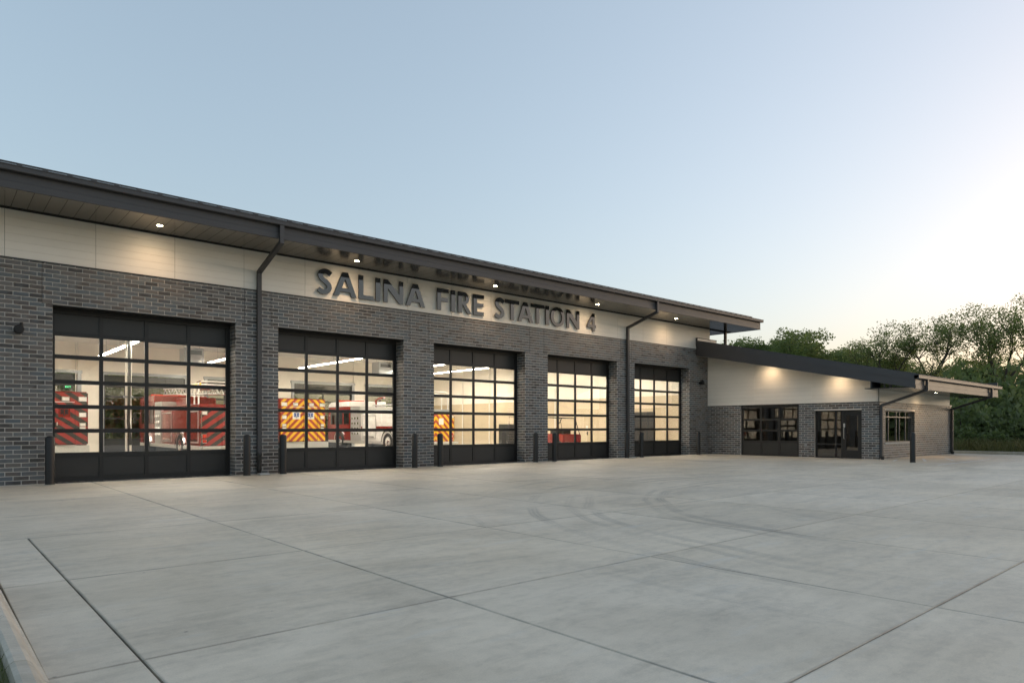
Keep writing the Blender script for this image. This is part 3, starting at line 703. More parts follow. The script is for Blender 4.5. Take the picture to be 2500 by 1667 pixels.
# ================================================================== SIGN
SG = empty('station_sign', (6.65, -.05, 5.42)); tag(SG, 'dark raised metal letters reading SALINA FIRE STATION 4 on white siding band', 'sign')
def glyph(ch, w_):
    s = .205; Z = lambda *p: list(p)
    if ch == 'I': return [Z((0, 0), (w_, 0), (w_, 1), (0, 1))]
    if ch == 'L': return [Z((0, 0), (w_, 0), (w_, .175), (.22, .175), (.22, 1), (0, 1))]
    if ch == 'T': return [Z((w_ / 2 - .11, 0), (w_ / 2 + .11, 0), (w_ / 2 + .11, .825), (w_, .825), (w_, 1), (0, 1), (0, .825), (w_ / 2 - .11, .825))]
    if ch == 'E': return [Z((0, 0), (w_, 0), (w_, .17), (.22, .17), (.22, .43), (w_ * .95, .43), (w_ * .95, .59), (.22, .59), (.22, .83), (w_, .83), (w_, 1), (0, 1))]
    if ch == 'F': return [Z((0, 0), (.22, 0), (.22, .41), (w_ * .93, .41), (w_ * .93, .58), (.22, .58), (.22, .83), (w_, .83), (w_, 1), (0, 1))]
    if ch == 'N': return [Z((0, 0), (.2, 0), (.2, .62), (w_ - .2, 0), (w_, 0), (w_, 1), (w_ - .2, 1), (w_ - .2, .40), (.2, 1), (0, 1))]
    if ch == 'A':
        a, b = w_ / 2 - .125, w_ / 2 + .125; st = .235; li = lambda z: st + a * z; ri = lambda z: w_ - st - (w_ - b) * z
        za = (w_ - 2 * st) / (a + w_ - b)
        return [Z((0, 0), (st, 0), (li(.19), .19), (ri(.19), .19), (w_ - st, 0), (w_, 0), (b, 1), (a, 1)), Z((li(.345), .345), (ri(.345), .345), (w_ / 2, min(.80, za)))]
    if ch == 'O':
        o = [(w_ / 2 + w_ / 2 * math.cos(t), .5 + .52 * math.sin(t)) for t in np.linspace(0, 2 * math.pi, 48, endpoint=False)]
        i = [(w_ / 2 + (w_ / 2 - .215) * math.cos(t), .5 + (.52 - .165) * math.sin(t)) for t in np.linspace(0, 2 * math.pi, 48, endpoint=False)]
        return [o, i]
    if ch == 'R':
        bw_ = w_ * .80; arc = [(bw_ - .29 + .29 * math.cos(t), .71 + .29 * math.sin(t)) for t in np.linspace(math.pi / 2, -math.pi / 2.6, 16)]
        ia = [(bw_ - .29 + .10 * math.cos(t), .70 + .135 * math.sin(t)) for t in np.linspace(math.pi / 2, -math.pi / 2, 12)]
        return [Z((0, 0), (.22, 0), (.22, .40), (.27, .40), (w_ - .26, 0), (w_, 0)) + arc[::-1] + Z((0, 1)), Z((.22, .835)) + ia + Z((.22, .565))]
    if ch == '4':
        x0 = w_ * .58; 
        return [Z((x0, 0), (x0 + .2, 0), (x0 + .2, .20), (w_, .20), (w_, .36), (x0 + .2, .36), (x0 + .2, 1), (x0 + .02, 1), (0, .36), (0, .20), (x0, .20)), Z((.19, .36), (x0, .36), (x0, .70))]
    if ch == 'S':
        key = [(.575, .82), (.45, .905), (.31, .925), (.17, .865), (.115, .75), (.165, .63), (.29, .54), (.405, .46), (.495, .365), (.50, .24), (.42, .125), (.29, .08), (.15, .10), (.03, .175)]
        kx = w_ / .61; key = [(x_ * kx, z_) for x_, z_ in key]; C = []
        kk = [key[0]] + key + [key[-1]]
        for i in range(1, len(kk) - 2):
            p0, p1, p2, p3 = [np.array(kk[j]) for j in (i - 1, i, i + 1, i + 2)]
            for t in np.linspace(0, 1, 6, endpoint=False): C.append(.5 * (2 * p1 + (p2 - p0) * t + (2 * p0 - 5 * p1 + 4 * p2 - p3) * t * t + (-p0 + 3 * p1 - 3 * p2 + p3) * t ** 3))
        C.append(np.array(key[-1])); C = np.array(C); T = np.gradient(C, axis=0); T /= np.linalg.norm(T, axis=1)[:, None]; N = np.c_[-T[:, 1], T[:, 0]] * .10
        o = list(map(tuple, C + N)) + list(map(tuple, (C - N)[::-1])); return [o]
LET = [('S', 6.675, .455), ('A', 7.19, .79), ('L', 8.045, .54), ('I', 8.655, .175), ('N', 8.955, .735), ('A', 9.79, .77), ('F', 11.06, .485), ('I', 11.655, .175), ('R', 11.96, .605), ('E', 12.645, .49),
       ('S', 13.65, .46), ('T', 14.16, .70), ('A', 14.80, .785), ('T', 15.48, .72), ('I', 16.28, .18), ('O', 16.55, .80), ('N', 17.47, .75), ('4', 18.70, .55)]
CAP = .752; dg = None
def curve_mesh(name, loops, sc, ext, bev, m):
    cu = bpy.data.curves.new(name, 'CURVE'); cu.dimensions = '2D'; cu.fill_mode = 'BOTH'; cu.extrude = ext; cu.bevel_depth = bev; cu.bevel_resolution = 0; cu.offset = -bev
    for lp in loops:
        sp = cu.splines.new('POLY'); sp.points.add(len(lp) - 1); sp.use_cyclic_u = True
        for pt, q in zip(sp.points, lp): pt.co = (q[0] * sc, q[1] * sc, 0, 1)
    o = bpy.data.objects.new(name, cu); COL.objects.link(o); bpy.context.view_layer.update()
    me = bpy.data.meshes.new_from_object(o.evaluated_get(bpy.context.evaluated_depsgraph_get())); COL.objects.unlink(o); bpy.data.objects.remove(o); bpy.data.curves.remove(cu)
    me.name = name; me.materials.clear(); me.materials.append(m); me.materials.append(M['black'])
    for p_ in me.polygons: p_.material_index = 0 if abs(p_.normal.z) > .9 else 1
    return me
for ch, x_, w_ in LET:
    o = obj('letter', curve_mesh('letter', glyph(ch, w_ / CAP), CAP, .017, .002, M['letter']), SG, (x_ - 6.65, -.012, 0), (R(90), 0, 0))
    o['label'] = 'raised dark metal ' + ('numeral 4' if ch == '4' else 'letter ' + ch)
    st = MB().cyl((.1, .03 + 0, .1), .012, .03, 'y', 8)
def text_mesh(s, size, m, ext=.001, al='CENTER'):
    cu = bpy.data.curves.new('text', 'FONT'); cu.body = s; cu.size = size; cu.extrude = ext; cu.align_x = al
    o = bpy.data.objects.new('text', cu); COL.objects.link(o); bpy.context.view_layer.update()
    me = bpy.data.meshes.new_from_object(o.evaluated_get(bpy.context.evaluated_depsgraph_get())); COL.objects.unlink(o); bpy.data.objects.remove(o); bpy.data.curves.remove(cu)
    me.materials.clear(); me.materials.append(m); return me

# ================================================================== LAMPS ON THE BUILDING
trim = MB().lathe([(.062, .0), (.066, -.006), (.092, -.008), (.098, -.002), (.098, .006)], seg=28).mesh('trim_ring', M['soffit'], smooth=True)
lensm = MB().cyl((0, 0, -.004), .062, .004, seg=24).mesh('lens', M['dlamp'])
def downlight(loc, label, watts, spot=150, group='recessed lamps in the soffits', tilt=None):
    o = empty('recessed_lamp', loc); tag(o, label, 'lamp', group)
    obj('trim_ring', trim, o); obj('lens', lensm, o)
    ld = bpy.data.lights.new('bulb', 'SPOT'); ld.energy = watts; ld.color = (1.0, .64, .36); ld.spot_size = R(spot); ld.spot_blend = 1.0; ld.shadow_soft_size = .05
    lo = bpy.data.objects.new('bulb', ld); lo.location = (0, 0, -.03); link(lo, o)
ORD = ['first', 'second', 'third', 'fourth', 'fifth']
for k in range(5): downlight((2.13 + 5.47 * k, -.80, 6.400), 'lit round recessed lamp in main soffit above %s bay door from left' % ORD[k], 8)
downlight((32.2, -9.0, 2.914), 'lit round recessed lamp in the low eave over the office wing window', 12)
downlight((27.35, -3.45, RB(-3.45) + .13), 'lit recessed lamp under rake shining on wing siding above overhead door', 4.6, 150)
downlight((27.35, -6.60, RB(-6.6) + .13), 'lit recessed lamp under rake shining on wing siding above entrance door', 4.0, 150)
def wall_light(loc, label):
    o = empty('wall_light', loc); tag(o, label, 'wall light', 'cylinder wall lights')
    MB().cyl((0, .0, 0), .05, .07, 'y', 20).build('mount', M['black'], o)
    MB().lathe([(0, -.19), (.085, -.185), (.10, -.17), (.10, -.03), (.085, -.01), (0, -.005)], axis='y', seg=24).build('housing', M['black'], o, smooth=True)
    MB().cyl((.05, -.1, .07), .035, .09, 'z', 14).build('sensor', M['black'], o)
    for ch in o.children: ch.location.y -= .07
wall_light((-.67, 0, 3.60), 'black round wall light on brick left of first bay door')
wall_light((27.08, 0, 3.58), 'black round wall light on brick beside the office wing corner')
# ================================================================== BOLLARDS
bm_ = MB().lathe([(.097, 0), (.097, 1.085), (.088, 1.115), (.06, 1.138), (0, 1.145)], seg=28).mesh('bollard', M['boll'], smooth=True)
bs_ = MB().lathe([(.115, .0), (.112, .012), (.0985, .016)], seg=28).mesh('base_collar', M['curb'])
bl = [(-.10, -.38, 'left side of first bay door')]
for k in range(5):
    if k: bl.append((-.03 + BX * k, -.42, 'left side of %s bay door' % ORD[k]))
    bl.append((4.43 + BX * k, -.42, 'right side of %s bay door' % ORD[k]))
bl = [(x_, y_, 'black steel bollard at ' + t) for x_, y_, t in bl] + [(26.04, -10.06, 'black steel bollard standing alone in front of office wing window')]
for x_, y_, t in bl:
    o = empty('bollard', (x_, y_, 0)); tag(o, t, 'bollard', 'black bollards'); obj('post', bm_, o); obj('base_collar', bs_, o)

# ================================================================== INSIDE THE BAYS
hm = MB().prism([(-.12, 0), (.12, 0), (.09, .11), (-.09, .11)], 'y', 0, 9.4).mesh('housing', M['iceil'])
dm = MB().box(-.10, .10, .03, 9.37, -.012, -.002).mesh('diffuser', M['ilamp'])
rm = MB().cyl((0, 1.5, .1), .008, .9, seg=6).cyl((0, 4.7, .1), .008, .9, seg=6).cyl((0, 7.9, .1), .008, .9, seg=6).mesh('hanger', M['grey'])
for k in range(-1, 5):
    for j, y_ in enumerate((1.6, 12.4)):
        o = empty('strip_light', (4.72 + BX * k if k < 4 else 24.6, y_, 5.12))  # the row over the last bay is added to brighten the right-hand bays
        tag(o, 'long lit strip light hanging %s, %s' % ('at the rear of bays' if j else 'near bay doors', ['far left of first bay', 'between first and second bays', 'between second and third bays', 'between third and fourth bays', 'between fourth and fifth bays', 'added over the fifth bay to brighten it'][k + 1]), 'lamp', 'strip lights inside the bays')
        obj('housing', hm, o); obj('diffuser', dm, o); obj('hanger', rm, o)
for x_, y_, t in ((8.6, 19.5, 'second bay'), (20.3, 19.5, 'fourth bay')):
    o = empty('unit_heater', (x_, y_, 4.75)); tag(o, 'grey box heater hanging from ceiling at rear of ' + t, 'heater', 'ceiling heaters')
    MB().box(-.5, .5, -.45, .45, 0, .85).build('cabinet', M['grey'], o, bevel=.02)
    MB().box(-.38, .38, -.47, -.452, .5, .72).build('louvre', M['blk'], o); MB().cyl((-.4, 0, .85), .01, .45, seg=6).cyl((.4, 0, .85), .01, .45, seg=6).build('hanger', M['grey'], o)
o = tag(MB().box(-.22, .22, -.06, 0, 0, .2).build('exit_sign', M['blk'], None, (3.55, IY1 - .14, 3.45)), 'small dark exit sign with green letters on rear wall above ambulance', 'sign')
obj('exit_text', text_mesh('EXIT', .13, M['exit']), o, (0, -.064, .045), (R(90), 0, 0))

for i, x_ in enumerate((4.2, 9.7)):
    o = empty('exhaust_pipe', (x_, 13.2, 0)); tag(o, ('pair of pale exhaust pipes rising left of the ladder truck', 'pair of pale exhaust pipes rising right of the ladder truck')[i], 'pipe', 'exhaust pipes')
    for dx in (0, .16): MB().cyl((dx, 0, 0), .045, 5.95, seg=10).build('pipe', M['iceil'], o)
    MB().box(-.1, .26, -.05, .09, 2.6, 2.7).build('bracket', M['grey'], o); MB().tube([(.08, -.1, 5.2), (.08, -.25, 3.4), (.02, -.3, 1.6), (.1, -.35, .6)], .06, 8).build('hose', M['blk'], o, smooth=True)
def wheel(parent, loc, r=.52, wd=.30, side=-1):
    o = empty('wheel', loc, 0 if side < 0 else math.pi, parent)
    MB().lathe([(r * .56, .02), (r * .60, 0), (r * .9, .0), (r * .98, .04), (r, .10), (r, wd - .10), (r * .98, wd - .04), (r * .9, wd), (r * .56, wd)], axis='x', seg=30).build('tyre', M['rubber'], o, smooth=True)
    MB().lathe([(r * .57, .02), (r * .52, .035), (r * .46, .09), (r * .30, .10), (r * .26, .04), (r * .14, .01), (0, .0)], axis='x', seg=30).build('rim', M['chrome'], o, smooth=True)
    mb = MB()
    for i in range(10): mb.cyl((.06, r * .38 * math.cos(i * .628), r * .38 * math.sin(i * .628)), .022, .05, 'x', 8)
    mb.build('wheel_nuts', M['chrome'], o)
def star(m):
    mb = MB()
    for k in range(3):
        a = k * math.pi / 3; c, s = math.cos(a), math.sin(a)
        P4 = [(-.045, -.15), (.045, -.15), (.045, .15), (-.045, .15)]
        mb.prism([(x_ * c - z_ * s, x_ * s + z_ * c) for x_, z_ in P4], 'y', -.004 - .001 * k, 0)
    return mb
def lamp_part(par, x_, z_, w_, h_, y_=0, m='lens', nm='warning_lamp'):
    o = MB().box(-w_ / 2, w_ / 2, -.03, 0, -h_ / 2, h_ / 2).build(nm, M['chrome'], par, (x_, y_, z_), bevel=.008)
    MB().box(-w_ / 2 + .025, w_ / 2 - .025, -.04, -.031, -h_ / 2 + .022, h_ / 2 - .022).build('lens', M[m], o, bevel=.006)
def ambulance(x_, y_, label, chev, bodym, em_bg, em_fg, txt):
    T = empty('ambulance', (x_, y_, 0)); tag(T, label, 'ambulance', 'ambulances parked in the bays'); hw = 1.20
    MB().box(-hw, hw, .02, 4.1, .62, 2.80).build('module_body', M[bodym], T, bevel=.05, segs=2)
    MB().box(-hw + .03, hw - .03, 0, .03, .66, 2.76).build('rear_panel', M[chev], T, bevel=.01)
    MB().box(-hw, hw, -.30, .0, .30, .62).box(-hw + .02, hw - .02, -.31, -.301, .34, .60).build('bumper', M['plate'], T, bevel=.012)
    MB().box(-.75, .75, -.38, -.05, .60, .635).box(-1.1, -.75, -.36, -.05, .28, .32).build('step', M['plate'], T, bevel=.01)
    MB().prism([(4.1, .5), (6.3, .5), (6.35, 1.25), (5.6, 1.4), (5.1, 2.2), (4.1, 2.3)], 'x', -1.0, 1.0).build('cab', M[bodym], T, bevel=.06, segs=2)
    MB().box(-1.01, 1.01, 4.35, 5.1, 1.35, 2.0).build('cab_window', M['dglass'], T)
    for s in (-1, 1):
        for z_, w_, h_ in ((2.50, .30, .20), (1.86, .26, .20), (1.46, .22, .14), (1.30, .22, .14)): lamp_part(T, s * (hw - .2), z_, w_, h_)
        lamp_part(T, s * .42, 2.50, .28, .18)
        MB().box(-.006, .006, -.004, 0, -.92, .75).build('door_seam', M['black'], T, (s * .74, -.001, 1.58))
        em = MB().box(-.2, .2, -.006, 0, -.22, .22).build('emblem_plate', M[em_bg], T, (s * .37, -.001, 1.98), bevel=.003)
        star(em_fg).build('star', M[em_fg], em, (0, -.007, 0))
        MB().box(-.012, .012, -.006, 0, -.12, .12).build('staff', M[em_bg], em, (0, -.0135, 0))
        MB().tube([(s * .12, -.005, 1.42), (s * .12, -.06, 1.43), (s * .12, -.06, 1.55), (s * .12, -.005, 1.56)], .016).build('handle', M['chrome'], T)
        wheel(T, (s * hw - s * .02, 1.5, .40), .40, .26, s); wheel(T, (s * hw - s * .1, 5.3, .40), .40, .26, s)
    MB().box(-.006, .006, -.004, 0, -.92, .75).build('door_seam', M['black'], T, (0, -.001, 1.58))
    MB().box(-.72, .72, -.03, 0, 0, .025).build('rain_gutter', M['white'], T, (0, 0, 2.36))
    if txt: obj('unit_number', text_mesh(txt, .17, M['sgold']), T, (-.25, -.006, 2.19), (R(90), 0, 0))
    return T
ambulance(1.58, 13.0, 'red ambulance with black and red chevrons on rear seen through first bay door', 'chevRB', 'red', 'red', 'black', '1-86')
ambulance(12.12, 13.2, 'red ambulance with yellow and red chevrons on rear seen through second bay door', 'chevYR', 'red', 'white', 'blue', None)
def fire_engine(x_, y_, label, up, low, chev, ladder, band):
    T = empty('fire_engine', (x_, y_, 0)); tag(T, label, 'fire engine', 'fire engines parked in the bays'); hw = 1.25
    bod = MB().box(-hw, hw, .02, 6.0, .55, 2.15).build('body', M[up], T, bevel=.03)
    MB().box(-hw + .02, hw - .02, 0, .03, .58, 2.12).build('rear_panel', M[chev], T, bevel=.006)
    MB().box(-hw, hw, -.38, 0, .46, .56).build('tailboard', M['plate'], T, bevel=.01)
    MB().box(-hw - .004, hw + .004, 6.05, 7.3, .55, 2.6).box(-hw - .03, -hw - .005, 6.12, 7.2, .6, 2.1).build('pump_panel', M['steel'], T, bevel=.01)
    cab = MB().prism([(7.35, .5), (10.35, .5), (10.5, 1.5), (10.25, 2.75), (9.9, 2.9), (7.35, 2.9)], 'x', -hw, hw).build('cab', M[low], T, bevel=.06, segs=2)
    MB().prism([(7.33, 2.62), (10.28, 2.62), (10.2, 2.82), (9.9, 2.95), (7.33, 2.95)], 'x', -hw - .02, hw + .02)  .build('cab_roof', M['red' if ladder else 'white'], cab, bevel=.04)
    for ya, yb in ((7.5, 8.2), (8.35, 9.1), (9.2, 9.95)):
        for s in (-1, 1): MB().box(min(s * (hw + .012), s * (hw - .1)), max(s * (hw + .012), s * (hw - .1)), ya, yb, 1.55, 2.45).build('cab_window', M['dglass'], cab, bevel=.01)
    for s in (-1, 1):
        X = lambda o: (min(s * hw, s * (hw + o)), max(s * hw, s * (hw + o)))
        a, b = X(.012); MB().box(a, b, .05, 5.95, 1.18, 1.42).build('stripe', M[band], T)
        for ya, yb in ((.15, 1.7), (4.2, 5.8)):
            a, b = X(.02); o = MB().box(a, b, ya, yb, .68, 2.06).build('locker_door', M[up], T, bevel=.006)
            a, b = X(.03); mb = MB()
            for (y0, y1, z0, z1) in ((ya, ya + .05, .68, 2.06), (yb - .05, yb, .68, 2.06), (ya + .05, yb - .05, .68, .74), (ya + .05, yb - .05, 2.0, 2.06)): mb.box(a, b, y0, y1, z0, z1)
            mb.build('rim_trim', M['steel'], o); a, b = X(.045); MB().box(a, b, ya + .2, yb - .2, .80, .83).build('bar_handle', M['chrome'], o)
        for yw in (2.9, 8.7):
            wheel(T, (s * (hw + .03), yw, .53), .53, .34, s)
            o = MB(); n = 18
            pr = [(.60, -.02), (.66, -.02), (.66, .06), (.60, .06)]
            for i in range(n):
                t0, t1 = math.pi * i / n, math.pi * (i + 1) / n
                q = [(yw + rr * math.cos(t), .53 + rr * math.sin(t)) for rr, t in ((.62, t0), (.68, t0), (.68, t1), (.62, t1))]
                a, b = X(.05); o.prism(q, 'x', a, b)
            o.build('wheel_arch', M['chrome'], T)
        for z_, w_, h_ in ((1.95, .24, .16), (.98, .2, .18), (.76, .2, .16)): lamp_part(T, s * (hw - .18), z_, w_, h_, 0, 'redlens' if z_ < 1 else 'lens', 'rear_lamp')
        MB().tube([(s * (hw - .04), -.02, .7), (s * (hw - .04), -.07, .72), (s * (hw - .04), -.07, 1.95), (s * (hw - .04), -.02, 1.97)], .018).build('grab_rail', M['chrome'], T, smooth=True)
    MB().box(-.5, .0, -.012, 0, 1.3, 1.8).build('rear_locker', M[chev], T); MB().box(.2, .5, -.02, 0, 1.5, 1.85).build('placard', M['lens'], T)
    # hose bed, ladder and deck gear on top
    MB().box(-hw + .05, hw - .05, .3, 5.9, 2.15, 2.34).build('hose_bed', M['grey' if not ladder else 'red'], T, bevel=.02)
    mb = MB()
    for xx in (-.42, .42):
        mb.tube([(xx, .2, 2.78), (xx, 9.0, 3.08)], .035, 6); mb.tube([(xx, .2, 3.06), (xx, 9.0, 3.36)], .03, 6)
        for i in range(14):
            y0 = .3 + i * .62; zz = 2.78 + .3 * (y0 - .2) / 8.8; mb.tube([(xx, y0, zz), (xx, y0 + .31, zz + .28), (xx, y0 + .62, zz + .02)], .016, 5)
    for i in range(22): mb.tube([(-.42, .4 + i * .38, 2.79 + .0129 * i), (.42, .4 + i * .38, 2.79 + .0129 * i)], .018, 5)
    if ladder:
        mb.build('aerial_ladder', M['steel'], T)
        MB().box(-.62, .62, 3.9, 5.9, 2.36, 2.76).cyl((0, 4.9, 2.36), .55, .4, seg=20).build('turntable', M['red'], T, bevel=.02)
        MB().prism([(1.2, 2.98), (2.9, 3.04), (2.9, 3.42), (2.4, 3.46), (1.2, 3.20)], 'x', -.55, -.50).build('ladder_sign', M['red'], T)
    else:
        mb2 = MB(); mb2.tube([(-.9, .4, 2.6), (-.9, 5.2, 2.66)], .04, 6); mb2.tube([(-.6, .4, 2.6), (-.6, 5.2, 2.66)], .04, 6)
        for i in range(12): mb2.tube([(-.9, .6 + i * .38, 2.6), (-.6, .6 + i * .38, 2.6)], .016, 5)
        mb2.build('ground_ladder', M['steel'], T); MB().tube([(0, 6.4, 2.5), (0, 6.4, 3.0), (0, 6.1, 3.1), (0, 5.4, 3.15)], .07, 8).build('deck_gun', M['red'], T)
    mb = MB()
    for yy, zz in ((.5, 3.25), (1.1, 3.15), (2.2, 3.05)):
        mb.tube([(-hw + .1, yy, 2.2), (-hw + .1, yy, zz), (-hw + .3, yy, zz + .06), (hw - .3, yy, zz + .06), (hw - .1, yy, zz), (hw - .1, yy, 2.2)], .035, 8)
    mb.build('rack_hoop', M['white'], T, smooth=True)
    MB().tube([(-hw + .15, .5, 3.2), (-hw + .12, 1.2, 3.14), (-hw + .14, 2.2, 3.16)], .07, 8).build('hose_bundle', M['yellow'], T, smooth=True)
    mb = MB()
    for zz in (1.0, 1.3, 1.6, 1.9):
        for yy in (6.3, 6.65, 7.0): mb.cyl((-hw - .06, yy, zz), .07, .03, 'x', 12)
    mb.build('gauge', M['chrome'], T)
    MB().box(-hw - .012, hw + .012, .02, 10.3, .40, .56).build('running_board', M['plate'], T, bevel=.01)
    MB().box(-.9, .9, 9.5, 9.75, 2.96, 3.10).build('light_bar', M['redlens'], T, bevel=.03)
    MB().tube([(-hw - .05, 9.9, 2.1), (-hw - .28, 10.15, 2.15), (-hw - .3, 10.15, 1.6)], .015, 6).box(-hw - .36, -hw - .22, 10.1, 10.16, 1.55, 2.1).build('mirror', M['chrome'], T)
    return T
fire_engine(7.62, 10.45, 'red ladder truck with black and red chevrons seen at right of first bay door', 'red', 'red', 'chevRB', True, 'red')
fire_engine(18.60, 10.9, 'white and red fire engine seen side on through second bay door', 'white', 'red', 'chevYR', False, 'red')
# utility vehicle and dark equipment cabinet in the last bay
U = empty('utility_vehicle', (24.4, 6.2, 0)); tag(U, 'small red open utility vehicle with roll cage low behind fourth bay door', 'utility vehicle')
MB().prism([(0, .45), (2.6, .45), (2.7, .8), (1.9, 1.02), (0, .98)], 'x', -.7, .7).build('body', M['red'], U, bevel=.05, segs=2)
MB().tube([(-.65, .1, .95), (-.6, .4, 1.85), (-.6, 1.4, 1.9), (-.65, 2.2, .95)], .025, 6).tube([(.65, .1, .95), (.6, .4, 1.85), (.6, 1.4, 1.9), (.65, 2.2, .95)], .025, 6).tube([(-.6, .4, 1.85), (.6, .4, 1.85)], .025, 6).tube([(-.6, 1.4, 1.9), (.6, 1.4, 1.9)], .025, 6).build('roll_cage', M['black'], U)
MB().box(-.6, .6, .7, 1.2, .6, 1.3).build('seat', M['black'], U, bevel=.05)
for s in (-1, 1):
    for y_ in (.45, 2.2): wheel(U, (s * .8, y_, .33), .33, .22, s)
K = empty('equipment_locker', (25.2, 11.4, 0)); tag(K, 'dark upright locker lettered SALINA seen at right of third bay door', 'locker')
MB().box(-.9, .9, 0, 1.0, .35, 1.55).build('cabinet', M['panel'], K, bevel=.02)
MB().box(-.85, .85, .05, .95, 0, .35).build('plinth', M['black'], K)
MB().tube([(-.9, 0, 1.55), (-.9, 0, 2.0), (.9, 0, 2.0), (.9, 0, 1.55)], .02, 6).build('rail', M['black'], K)
obj('lettering', text_mesh('SALINA', .22, M['sgold']), K, (0, -.003, 1.08), (R(90), 0, 0))

# ================================================================== VEGETATION
def leaves_mesh(name, centers, radii, per, size, mat, flat=.8, seed=0):
    g = np.random.default_rng(seed); C = []; 
    cnt = np.maximum(1, (np.asarray(per)).astype(int)); idx = np.repeat(np.arange(len(centers)), cnt); n = len(idx)
    off = g.normal(0, 1, (n, 3)); off /= np.linalg.norm(off, axis=1)[:, None] + 1e-9; off *= (g.random(n) ** .5)[:, None]
    off[:, 2] *= flat; c = np.asarray(centers)[idx] + off * np.asarray(radii)[idx][:, None]
    a = g.normal(0, 1, (n, 3)); a /= np.linalg.norm(a, axis=1)[:, None]; b = np.cross(a, g.normal(0, 1, (n, 3))); b /= np.linalg.norm(b, axis=1)[:, None] + 1e-9
    s = size * (.6 + .8 * g.random(n))[:, None]; a *= s; b *= s * .62
    V = np.stack([c - a * .5, c + b * .5, c + a * .5, c - b * .5], 1).reshape(-1, 3)
    me = bpy.data.meshes.new(name); me.vertices.add(4 * n); me.vertices.foreach_set('co', V.ravel()); me.loops.add(4 * n); me.loops.foreach_set('vertex_index', np.arange(4 * n, dtype=np.int32))
    me.polygons.add(n); me.polygons.foreach_set('loop_start', np.arange(0, 4 * n, 4, dtype=np.int32))
    try: me.polygons.foreach_set('loop_total', np.full(n, 4, dtype=np.int32))
    except Exception: pass
    me.materials.append(mat); me.update(calc_edges=True); me.validate(); return me
def make_tree(seed, H, spread, mat, nleaf, lsize, low=.22, lean=0):
    """trunk forks into rising limbs; leaf clumps sit round the twig ends"""
    g = random.Random(seed); mb = MB(); tips = []
    def grow(p, dr, ln, r, lev):
        pts = [p]; q = p; n = 4
        for i in range(n):
            dr = (dr + Vector((g.uniform(-.16, .16), g.uniform(-.16, .16), g.uniform(-.03, .10)))).normalized(); q = q + dr * (ln / n); pts.append(q)
            if lev >= 2 and i >= 1: tips.append((q + Vector((g.gauss(0, .25), g.gauss(0, .25), g.gauss(0, .2))), ln * .34))
        mb.tube(pts, [r * (1 - .45 * i / n) for i in range(n + 1)], 7 if lev < 2 else 4)
        if lev == 3: tips.append((q, ln * .5)); return
        k = {0: 5, 1: 5, 2: 4}[lev]
        for i in range(k):
            t = g.uniform(.45, 1) if lev else g.uniform(.5, 1.0); s_ = pts[min(n, max(1, int(round(t * n))))]
            a = 2 * math.pi * (i + g.uniform(-.3, .3)) / k; up = g.uniform(.35, 1.15) if lev < 2 else g.uniform(-.15, .9)
            nd = Vector((math.cos(a) * spread, math.sin(a) * spread, up)).normalized(); nd = (nd + dr * .35).normalized()
            grow(s_, nd, ln * g.uniform(.52, .72), r * .46, lev + 1)
    grow(Vector((0, 0, -.1)), Vector((lean, 0, 1)), H * .42, H * .016, 0)
    tm = mb.mesh('trunk', M['bark'], smooth=True)
    zt = max(t.z for t, _ in tips); k = H / zt
    T = [(t, r) for t, r in tips if t.z > H * low and g.random() < .78]
    c = [tuple(t) for t, _ in T]; rr = np.array([max(.42, min(1.0, r * .95)) for _, r in T]); wgt = rr ** 2; per = nleaf * wgt / wgt.sum()
    lm = leaves_mesh('crown', c, rr, per, lsize, mat, .8, seed)
    return tm, lm, k
PROT = [make_tree(3, 14, .62, M['leafA'], 9500, .16, .24), make_tree(8, 14, .75, M['leafA'], 10000, .16, .2, .05), make_tree(15, 12, .8, M['leafB'], 17000, .16, .14), make_tree(21, 11, .95, M['leafB'], 16000, .16, .1)]
def pos_of(px, dep):
    r_ = (px - 1250) / 1642.8 * dep; return (CAM.x + dep * fx + r_ * fy, CAM.y + dep * fy - r_ * fx)
def tree(pi, px, dep, H, label, rz, sxy=1.0, group='trees behind the station'):
    tm, lm, k = PROT[pi]; base = (14, 14, 12, 11)[pi]; x_, y_ = pos_of(px, dep)
    o = empty('deciduous_tree', (x_, y_, -.12), rz); tag(o, label, 'tree', group); s = H / base * k; o.scale = (s * sxy, s * sxy, s)
    obj('trunk', tm, o); obj('crown', lm, o)
tree(0, 2452, 62, 13.2, 'tallest airy tree at right edge rising above the low eave end', .4, .9)
tree(1, 2285, 64, 12.6, 'broad airy tree with open crown above the wing gutter corner', 2.1, 1.1)
tree(0, 2165, 66, 11.6, 'airy tree left of the broad tree over the wing roof', 3.9, 1.0)
tree(2, 2085, 78, 10.6, 'lower rounded tree over middle of the wing rake', 1.0, 1.2)
tree(2, 1995, 84, 11.2, 'second lower rounded tree over upper half of the wing rake', 5.0, 1.25)
tree(3, 1905, 72, 11.9, 'dense rounded tree right of the roof post', 2.6, 1.1)
tree(2, 1835, 70, 10.9, 'dense tree just right of the roof post, under main eave tip', .9, 1.1)
tree(3, 1750, 72, 10.0, 'dense tree left of the roof post behind main roof corner', 4.2, 1.1)
tree(1, 2600, 56, 12.5, 'leafy tree partly cut by the right edge of picture', 5.4, 1.0)
tree(3, 2400, 84, 10.5, 'darker tree seen low between the two tall airy trees', 3.3, 1.2)
tree(2, 2210, 88, 10.2, 'dark low tree just over the far end of wing rake', 2.2, 1.3)
